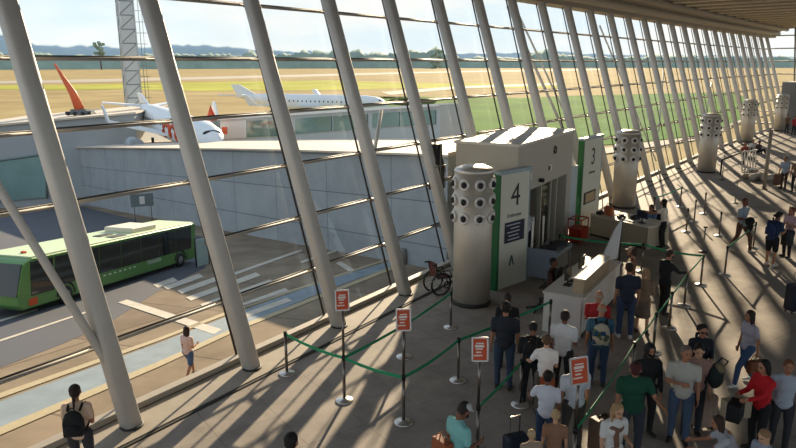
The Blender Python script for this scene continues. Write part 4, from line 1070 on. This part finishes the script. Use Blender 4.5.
    for s, hip, knee, ank, toe in legs:
        if leg == 'long': cap_(bm, hip, knee, .086*bd*k+g, .064*k+g*.6); cap_(bm, knee, ank+(knee-ank)*.06, .064*k+g*.5, .050*k+g*.4)
        elif leg == 'short': cap_(bm, hip, knee+(hip-knee)*.12, .090*bd*k+g, .078*k+g)
    if leg == 'skirt':
        for q in range(7):
            f_ = q/6; c = pel+K(0, 0, .02-.46*f_); ellipsoid(bm, c, ((.165+.05*f_)*k, (.12+.06*f_)*k, .07*k))
    remesh('skirt' if leg == 'skirt' else ('shorts' if leg == 'short' else 'trousers'), bm, cm(bot, .85, var=.12, scale=9, bump=.15), .017, t, 3, None, .005, seed+5)
    for s, hip, knee, ank, toe in legs:
        bm = B(); a_ = ank+K(0, -.035, -.048); cap_(bm, a_, ank+toe+K(0, .01, -.002), .045*k, .036*k); cap_(bm, ank+K(0, -.02, -.01), ank+K(0, -.01, -.05), .043*k, .043*k)
        remesh('shoe', bm, cm(shoe, .6), .014, t, 2)
    # ---- hair
    bm = B(); hm = cm(hair, .7, var=.3, scale=30, bump=.4)
    if hs != 'bald' and hs != 'hood':
        ellipsoid(bm, hc+RH @ K(0, -.026, .036), (.084*k, .096*k, .092*k), RH, u=18, v=12)
        ellipsoid(bm, hc+RH @ K(0, -.050, -.01), (.076*k, .060*k, .075*k), RH)
        if hs == 'curly':
            r_ = random.Random(NP[0])
            for q in range(26):
                a_ = r_.uniform(0, 2*PI); z_ = r_.uniform(-.16, .11); ellipsoid(bm, hc+RH @ K(math.cos(a_)*.085, -.035+math.sin(a_)*.07-.02, z_), (.034*k, .034*k, .034*k), u=8, v=6)
        if hs in ('long', 'bob'):
            ln = -.30 if hs == 'long' else -.13
            for s in (-1, 0, 1): cap_(bm, hc+RH @ K(s*.05, -.06, -.02), hc+K(s*.055, -.085, ln), .042*k, .030*k)
            for s in (-1, 1): cap_(bm, hc+RH @ K(s*.072, -.005, .0), hc+K(s*.082, -.03, ln*.8), .026*k, .02*k)
        if hs == 'pony': cap_(bm, hc+RH @ K(0, -.10, .03), hc+K(0, -.15, -.22), .036*k, .018*k)
        if hs == 'bun': ellipsoid(bm, hc+RH @ K(0, -.12, .06), (.04*k, .04*k, .04*k))
        remesh('hair', bm, hm, .013, t, 2, None, .004, seed)
    elif hs == 'bald':
        ellipsoid(bm, hc+RH @ K(0, -.055, -.02), (.074*k, .052*k, .045*k), RH)
        remesh('hair', bm, hm, .013, t, 2)
    if hs == 'hood':
        ellipsoid(bm, hc+RH @ K(0, -.03, .02), (.098*k, .108*k, .12*k), RH); cap_(bm, hc+K(0, -.05, -.06), neck0+K(0, -.03, .02), .085*k, .10*k)
        remesh('hood', bm, hm, .016, t, 3, None, .005, seed)
    if cap:
        bm = B(); ellipsoid(bm, hc+RH @ K(0, -.012, .055), (.088*k, .10*k, .072*k), RH); ellipsoid(bm, hc+RH @ K(0, .095, .045), (.066*k, .062*k, .012*k), RH)
        remesh('cap', bm, cm(cap, .8), .013, t, 2)
    if mask:
        bm = B(); ellipsoid(bm, hc+RH @ K(0, .046, -.052), (.060*k, .056*k, .046*k), RH); remesh('face_mask', bm, cm(mask, .9), .012, t, 2)
    if glasses:
        bm = B()
        for s in (-1, 1): ellipsoid(bm, hc+RH @ K(s*.032, .090, .006), (.028*k, .010*k, .020*k), RH, u=10, v=6)
        tube(bm, [hc+RH @ K(-.07, .06, .008), hc+RH @ K(0, .098, .01), hc+RH @ K(.07, .06, .008)], .004*k, 5)
        obj('sunglasses', bm, M_black, t)
    t['_k'] = k; R_ = Matrix.Rotation(-math.radians(face), 3, 'Z')
    info = dict(t=t, P=Vector(P), R=R_, k=k, up=up_, arms=arms, hc=hc, lean=lean, face=face)
    del t['_k']; return info
def W_(pi, v): return pi['P']+pi['R'] @ v
def hand(pi, s, d=.09):
    a = [q for q in pi['arms'] if q[0] == s][0]; return W_(pi, a[3]+a[4]*d*pi['k'])
def backpack(pi, col, label, strap='1c1c1e', big=1.0, accent=None):
    t = thing('backpack', label, 'backpack', W_(pi, pi['up'](.27, -.21)), -math.radians(pi['face']), None)
    k = pi['k']*big; m = cm(col, .8, var=.2, scale=14, bump=.2)
    if accent:
        m = bpy.data.materials.new('camo_'+col); m.use_nodes = True; tt = m.node_tree; b = tt.nodes['Principled BSDF']; b.inputs['Roughness'].default_value = .85
        c = tt.nodes.new('ShaderNodeTexCoord'); v = tt.nodes.new('ShaderNodeTexVoronoi'); v.inputs['Scale'].default_value = 11; rr = tt.nodes.new('ShaderNodeValToRGB'); rr.color_ramp.interpolation = 'CONSTANT'
        el = rr.color_ramp.elements; el[0].color = (*hexc(col), 1); el[1].position = .4; el[1].color = (*hexc(accent[0]), 1); e2 = el.new(.7); e2.color = (*hexc(accent[1]), 1)
        tt.links.new(c.outputs['Object'], v.inputs['Vector']); tt.links.new(v.outputs['Color'], rr.inputs[0]); tt.links.new(rr.outputs[0], b.inputs['Base Color'])
    bm = B(); ellipsoid(bm, (0, 0, 0), (.155*k, .085*k, .21*k)); box(bm, (0, 0, -.06*k), (.27*k, .14*k, .24*k)); remesh('bag_body', bm, m, .017, t, 5, None, .006, 2)
    bm = B(); ellipsoid(bm, (0, -.085*k, -.07*k), (.11*k, .045*k, .095*k)); remesh('front_pocket', bm, m, .015, t, 3)
    for s in (-1, 1):
        bm = B(); tube(bm, [(s*.085*k, .06*k, .17*k), (s*.095*k, .16*k, .225*k), (s*.10*k, .27*k, .19*k), (s*.115*k, .325*k, .08*k), (s*.135*k, .29*k, -.08*k), (s*.135*k, .06*k, -.16*k)], .020*k, 6); obj('strap', bm, cm(strap, .8), t)
    bm = B(); tube(bm, [(.04*k*math.cos(q*PI/6), 0, .2*k+.045*k*math.sin(q*PI/6)) for q in range(7)], .009, 5); obj('top_loop', bm, cm(strap, .8), t)
    return t
def handbag(P, rz, col, label, w=.32, h=.26, d=.13, handle=.22, name='handbag', cat='handbag'):
    t = thing(name, label, cat, P, rz); m = cm(col, .65, var=.15, scale=12)
    bm = B(); box(bm, (0, 0, -handle-h/2), (w, d, h)); ellipsoid(bm, (0, 0, -handle-h*.55), (w*.53, d*.62, h*.5)); remesh('bag_body', bm, m, .014, t, 3, None, .003, 1)
    for s in (-1, 1):
        bm = B(); tube(bm, [(w*.32*math.cos(q*PI/8), s*d*.25, -handle-.01+handle*math.sin(q*PI/8)) for q in range(9)], .009, 6); obj('handle', bm, m, t)
    return t
def suitcase(P, rz, col, label, w=.42, d=.24, h=.60, handle=True, soft=False):
    t = thing('suitcase', label, 'suitcase', P, rz); m = cm(col, .5, var=.12, scale=8)
    bm = B(); box(bm, (0, 0, .06+h/2), (w, d, h)); o = obj('shell', bm, m, t); b = o.modifiers.new('b', 'BEVEL'); b.width = .05; b.segments = 4
    for q in (-.28, 0, .28):
        bm = B(); box(bm, (q*w, -d/2-.004, .06+h/2), (.03, .012, h*.8)); obj('rib', bm, m, t)
    for sx in (-1, 1):
        for sy in (-1, 1): bm = B(); ellipsoid(bm, (sx*w*.38, sy*d*.32, .03), (.03, .018, .03), u=10, v=6); obj('wheel', bm, M_black, t)
    if handle: bm = B(); tube(bm, [(-.09, .05, h+.04), (-.09, .05, h+.38), (.09, .05, h+.38), (.09, .05, h+.04)], .011, 6); obj('pull_handle', bm, M_pole, t)
    else: bm = B(); tube(bm, [(-.08, 0, h+.05), (-.06, 0, h+.10), (.06, 0, h+.10), (.08, 0, h+.05)], .013, 6); obj('grip', bm, M_black, t)
    return t
def hp(px, py, h): 
    p = fl(px, py, h); p.z = 0; return p

# --- at the glass wall and outside
p = person(hp(74, 388, 1.64)+Vector((.0, .0, 0)), -8, 'woman in beige top wearing a black backpack at bottom left, facing the glass', 1.64, 'tan', '2b1c16', 'pony', 'b59b86', 'short', '2c2c30', 'long', la='bent', ra='bent', female=True, vox=.010)
backpack(p, '17181b', 'large black backpack on the woman at the glass wall', big=1.12)
P = ap(190, 379.5)
p = person(P, 28, 'woman with long dark hair and knee shorts walking outside on the apron', 1.70, 'tan', '2a1c17', 'long', 'b3968a', 'short', '3c4f6c', 'short', '1c1a1a', 'walk', 'down', 'bent', female=True)
p['t'].location.z += .02
p = person(hp(290, 437, 1.74), 20, 'person with short dark hair at the bottom edge left of the teal shirt', 1.74, 'tan', '1d1a18', 'short', '4a4a4c', 'short')
# --- the queue
p = person(hp(459, 405, 1.70), 60, 'man in teal shirt and pale grey cap with an orange bag on his back', 1.70, 'brown', '2a221e', 'short', '6fa3a0', 'short', '3a3c40', la='down', ra='bent', head=(0, 35), cap='b9bcbe', mask='1c1c1e', vox=.009)
handbag(W_(p, p['up'](.36, -.21, -.10)), -math.radians(60)+.1, '9a5633', 'orange-brown shoulder bag behind the man in the teal shirt', .34, .42, .16, .12)
p5 = person(fl(503, 389), 8, 'tall man in dark navy shirt seen from behind beside the green belt', 1.84, 'tan', '1e1916', 'short', '22262e', 'short', '2d394c', la='down', ra='down', build=1.05, vox=.010)
p = person(hp(508, 296, 1.66), 10, 'dark-haired person in black half hidden behind the man in navy', 1.66, 'tan', '2b211c', 'short', '1b1b1e', 'long', '202226', head=(0, 15))
p = person(hp(533, 326, 1.62), 15, 'person in black jacket between the man in navy and the white shirts', 1.62, 'brown', '151313', 'short', '17181b', 'long', '1d1e22', la='bent', ra='bent', head=(0, 30), build=1.1, lean=8)
backpack(p, '131417', 'black backpack on the person in the black jacket', big=1.15)
p = person(hp(565, 313, 1.72), 30, 'man in white shirt with dark hair beside the end of the white desk', 1.72, 'brown', '2a1b17', 'short', 'b9bcc0', 'short', '1f2126', la='down', ra='bent', build=1.08, vox=.010)
p = person(hp(547, 337, 1.60), 5, 'woman in white shirt with orange print and a strap across her back', 1.60, 'fair', '5d4632', 'short', 'c9c7c5', 'short', '55504a', female=True, la='out', ra='bent', vox=.010)
handbag(W_(p, p['up'](.18, -.20, .02)), -.1, 'a2552f', 'small orange-brown bag hanging on the back of the orange-printed shirt', .26, .26, .12, .16)
p = person(hp(548, 374, 1.50), 18, 'boy in white polo shirt and jeans seen from behind', 1.50, 'brown', '1b1614', 'short', 'b7bac4', 'short', '2c3b56', la='out', ra='down', head=(20, 10), vox=.009)
p = person(hp(577, 360, 1.66), -10, 'person in pale grey shirt half hidden by the tilted orange sign', 1.66, 'tan', '33261f', 'short', 'a9adb5', 'short', '3b3a38', build=1.12, vox=.010)
p = person(hp(556, 413, 1.28), 10, 'fair-haired child in brown top at the bottom edge', 1.28, 'fair', 'b59a72', 'short', '7b5c48', 'short', '3a3a3c', head=(0, 10), vox=.009)
p = person(hp(532, 432, 1.14), -10, 'smaller fair-haired child at the bottom edge beside the blue bag', 1.14, 'fair', 'bfa57e', 'short', '8a7a6a', 'short', '3a3a3c', vox=.009)
suitcase(fl(515, 463), .35, '1f2a3c', 'dark blue wheeled bag standing beside the boy in the white polo', .40, .26, .46)
# --- by the desk
p = person(hp(602, 306, 1.74), 12, 'man with shaved grey head carrying a patterned backpack', 1.74, 'tan', '8d847a', 'bald', '2f4f63', 'short', '2a3d58', la='down', ra='down', head=(10, 25), build=1.06, vox=.010)
backpack(p, '23446a', 'blue and cream patterned backpack on the shaven-headed man', accent=('b4ac98', '4a5f45'), big=1.15)
p = person(hp(599, 293, 1.72), 25, 'man in red shirt just in front of the patterned backpack', 1.72, 'tan', '9a9085', 'bald', '8e1f22', 'short', '53565c', la='bent', ra='down', head=(0, 30), build=1.1)
p = person(fl(624, 338), 5, 'tall man in dark navy t-shirt and jeans with white soled shoes by the desk', 1.86, 'tan', '2b2019', 'short', '1e2431', 'short', '2b3a55', shoe='c9cacb', la='down', ra='down', build=1.08, vox=.010)
p = person(fl(641, 333), 20, 'woman with light brown hair in brown sweater and skirt next to the tall man', 1.62, 'fair', '9a7b5c', 'long', '6e5a48', 'long', '5d5145', 'skirt', female=True, la='bent', ra='bent', head=(0, 20))
p = person(hp(633, 249, 1.70), -60, 'person in tan cap and brown top behind the tall man', 1.70, 'tan', '3d2c22', 'curly', '6e4a3a', 'short', '3b3430', cap='a08a72')
p = person(fl(662, 313.5), 75, 'man all in black with face mask reaching a hand over the green belt', 1.72, 'tan', '3a2a22', 'short', '15181a', 'long', '131417', 'long', la='down', ra='fwd', head=(10, 10), mask='101112', lean=2)
# --- desk staff
p = person(fl(662, 247), -60, 'woman in striped white top and black trousers standing at the beige desk', 1.72, 'tan', '1b1513', 'long', 'c2b9ae', 'short', '17171a', 'long', '151416', la='reach', ra='fwd', female=True, lean=4)
office_chair(on2(l1*.62, 1.55, 0), az1+PI, 'black office chair at the beige staffed desk')
q = on2(l1*.62, 1.50, 0); p = person(q, math.degrees(-(az1+PI)), 'dark-haired staff member in blue top sitting behind the blue monitor', 1.68, 'tan', '1d1614', 'bun', '4d6a8c', 'short', '22252c', pose='sit', la='desk', ra='desk', female=True)
q = on1(2.0, 1.45, 0); p = person(q, math.degrees(-(arz+PI)), 'staff member in dark brown top sitting behind the white leaning board', 1.70, 'brown', '221a16', 'short', '3a2420', 'long', '1f1f22', pose='sit', la='desk', ra='desk')
p = person(fl(525, 257), 20, 'person in white shirt standing in the opening of the gate booth', 1.72, 'tan', '1b1614', 'short', 'b4b3b8', 'short', '1a1b20', 'long')
# --- right side
p = person(fl(739, 251), 150, 'man in grey-blue shirt with dark jacket over his arm in the sunlit hall', 1.86, 'brown', '5a3a28', 'short', '7d8893', 'short', '4e3a30', 'long', 'a9a6a2', 'walk', la='back', ra='bent', head=(20, 0))
t = thing('jacket', 'dark jacket held by the man in the grey-blue shirt', 'jacket', hand(p, 1), .4)
bm = B(); ellipsoid(bm, (0, 0, -.06), (.20, .12, .16)); ellipsoid(bm, (.08, .02, -.26), (.12, .08, .17)); remesh('cloth', bm, cm('17181c', .9), .02, t, 4, None, .012, 4)
p = person(fl(769, 266), 60, 'person in navy shirt and black shorts near the right edge', 1.78, 'tan', '1c1513', 'curly', '1f2d49', 'short', '15161a', 'short', 'b9b4ac', la='bent', ra='bent', head=(0, 30), lean=8, build=1.08)
backpack(p, '22335a', 'blue backpack on the person in black shorts')
p = person(fl(786, 257), 250, 'woman in striped pink and white top holding a black bag at the right edge', 1.70, 'tan', '6a3d28', 'curly', 'ab8f95', 'short', '1b1b1f', 'long', la='bag', ra='bag', female=True)
handbag(hand(p, -1, .05)+Vector((0, 0, -.05)), .3, '16171b', 'black bag carried by the woman in the striped top', .36, .50, .2, .16)
suitcase(fl(794, 312), .2, '1a2236', 'dark blue tall bag standing at the right edge of the view', .46, .34, .72)
p = person(hp(703, 326, 1.64), 190, 'woman with dark curly hair and sunglasses in black jacket', 1.64, 'tan', '1e1613', 'curly', '1b1e26', 'long', '17181c', 'long', female=True, glasses=True, la='bent', ra='bent', head=(0, 10))
p = person(fl(743, 384), 262, 'woman in grey vest, pale blue shirt and jeans striding across the hall', 1.58, 'tan', '2b1b15', 'long', '8a868f', 'short', '314462', 'long', 'd2d0cb', 'walk', la='back', ra='down', female=True, head=(10, 5), vox=.010)
handbag(hand(p, -1, .07), .2, '7a4a2c', 'brown handbag carried by the woman in the grey vest', .34, .26, .14, .12)
p = person(hp(767, 362, 1.66), 255, 'woman with black bob hair in a red top holding a cream bag', 1.66, 'tan', '120e0e', 'bob', 'a3141d', 'long', '1a1a1d', 'long', female=True, la='fwd', ra='desk', vox=.009, head=(0, 10))
hb_ = hand(p, 1, .05)
handbag(Vector((hb_.x, hb_.y, hb_.z)), .1, 'b5a68c', 'cream bag with handles in front of the woman in red', .46, .32, .18, .10)
handbag(hand(p, -1, .05)+Vector((-.1, .1, 0)), .9, '15161a', 'black round bag left of the cream bag', .34, .30, .22, .08)
p = person(hp(789, 362, 1.62), 200, 'person with brown hair in pale shirt at the right edge behind the woman in red', 1.62, 'tan', '6b4228', 'short', '8f97a2', 'short', '2b2c30', 'long')
p = person(hp(636, 362, 1.74), 185, 'man in dark green polo shirt and red-brown cap', 1.74, 'tan', '2e211c', 'short', '12402f', 'short', '2a303a', 'long', cap='4c2526', la='out', ra='down', head=(15, 25), build=1.12, vox=.009)
p = person(hp(650, 346, 1.68), 180, 'person in black hood and black face mask behind the green polo', 1.68, 'tan', '17181a', 'hood', '191b1e', 'long', '17181b', 'long', mask='111214')
p = person(fl(677, 441), 205, 'man in pale grey shirt and jeans with grey hair', 1.76, 'tan', '6e6258', 'short', '9a9890', 'short', '39485e', 'long', '1b1b1c', la='down', ra='cross', head=(-25, 0), build=1.06, vox=.009)
p = person(hp(699, 345, 1.70), 195, 'young person in brown-pink t-shirt with dark hair next to the grey-haired man', 1.70, 'fair', '1f1714', 'short', '8a6b62', 'short', '25282e', 'long', head=(0, 15), vox=.010)
t = thing('backpack', 'dark green backpack hanging beside the young person in the brown-pink t-shirt', 'backpack', W_(p, p['up'](.25, .02, -.32)), .3)
bm = B(); ellipsoid(bm, (0, 0, 0), (.15, .13, .24)); remesh('bag_body', bm, cm('1f2a2a', .8), .018, t, 4, None, .008, 3)
bm = B(); tube(bm, [(-.05, 0, .2), (.10, 0, .32), (.24, 0, .24), (.12, 0, .1)], .018, 6); obj('strap', bm, M_black, t)
bm = B(); ellipsoid(bm, (.02, -.05, .16), (.09, .09, .10)); remesh('side_pocket', bm, cm('7f7358', .9), .015, t, 3, None, .01, 6)
suitcase(fl(702, 428), .25, 'a08a7c', 'pinkish striped suitcase standing between the grey-haired man and the dark floor', .40, .26, .62)
p = person(hp(616, 404, 1.58), 165, 'woman with fair hair and brown scarf in a white top at the bottom', 1.58, 'fair', 'a58460', 'long', 'b4b2b0', 'short', '3f4248', 'long', female=True, la='bent', ra='down', head=(0, 15), vox=.009)
bm = B(); tube(bm, [(.11*math.cos(q*PI/8), .02+.09*math.sin(q*PI/8), 1.33+.02*math.sin(q)) for q in range(17)], .045, 8); tube(bm, [(.03, .10, 1.32), (.04, .17, 1.05)], [.05, .04], 8); o = obj('scarf', bm, cm('7a5a48', .9), p['t']); o.scale = (p['k'],)*3
p = person(hp(740, 417, 1.50), 285, 'dark-haired person in striped pale top bending at the bottom right', 1.50, 'tan', '3b2a22', 'bob', '8f9096', 'short', '31415c', 'long', lean=25, female=True, la='fwd', ra='fwd', head=(0, 20), vox=.009)
p = person(hp(768, 431, 1.46), 250, 'person with light brown hair at the bottom right corner', 1.46, 'fair', '8f6f50', 'short', '7f8794', 'short', '3a3a3e', 'long', head=(0, 20), vox=.009)
suitcase(fl(600, 452), .5, '6d5646', 'brown suitcase behind the man in the green polo', .42, .26, .60, False)
# --- far group
p = person(fl(783, 189), 240, 'traveller in light blue shirt standing behind the pile of pale bags', 1.70, 'tan', '1a1513', 'short', '8796a8', 'short', '3d2f28', 'long', lean=10, vox=.014)
p = person(fl(794, 192), 230, 'traveller in brown standing at the right edge beside the light blue shirt', 1.72, 'tan', '241c18', 'short', '6b5446', 'short', '25262a', 'long', vox=.014)
p = person(fl(744, 156), 200, 'person with reddish hair sitting against the glass behind the slatted gate', 1.65, 'tan', '7a2a22', 'bob', '7a3a38', 'short', '20302a', 'long', pose='floor', vox=.014)
p = person(fl(752, 152), 190, 'person in white shirt sitting against the fourth steel tower', 1.65, 'tan', '2b211c', 'short', 'b9bdc0', 'short', '24262c', 'long', pose='floor', vox=.014)
p = person(fl(758, 153), 160, 'person in dark clothes sitting right of the white shirt at the fourth tower', 1.65, 'brown', '1c1614', 'short', '3a3034', 'short', '1d1e22', 'long', pose='floor', vox=.014)
p = person(fl(793, 135), 180, 'distant person in red top at the far right by the grey portal', 1.70, 'tan', '1c1614', 'short', '8f2a30', 'short', '26282c', 'long', vox=.014)
p = person(fl(786, 133), 170, 'distant person in brown beside the red top by the grey portal', 1.70, 'tan', '1c1614', 'short', '5c4a40', 'short', '26282c', 'long', vox=.014)
for k, (px, py, w, h_, c, lb) in enumerate(((747, 179, .5, .32, '8b8377', 'dark grey duffel at the left end of the pile of bags'), (757, 180, .9, .40, 'b9b2a6', 'long pale duffel in the middle of the pile of bags'), (768, 181, .8, .36, 'a9a299', 'pale grey duffel at the right end of the pile of bags'), (752, 160, .7, .2, '1d1d20', 'black bag lying on the floor in front of the seated group'))):
    t = thing('duffel_bag', lb, 'duffel bag', fl(px, py), .5); bm = B(); cap_(bm, (-w/2, 0, h_*.5), (w/2, 0, h_*.5), h_*.5, h_*.5); remesh('bag_body', bm, cm(c, .85), .03, t, 2, None, .012, k)
    bm = B(); tube(bm, [(w*.3*math.cos(q*PI/6), 0, h_*.9+.12*math.sin(q*PI/6)) for q in range(7)], .014, 5); obj('handle', bm, M_black, t)
suitcase(fl(777, 186), .3, '5a3b26', 'brown suitcase in front of the traveller in the light blue shirt', .42, .26, .62)
bpy.data.scenes.remove(TMP)
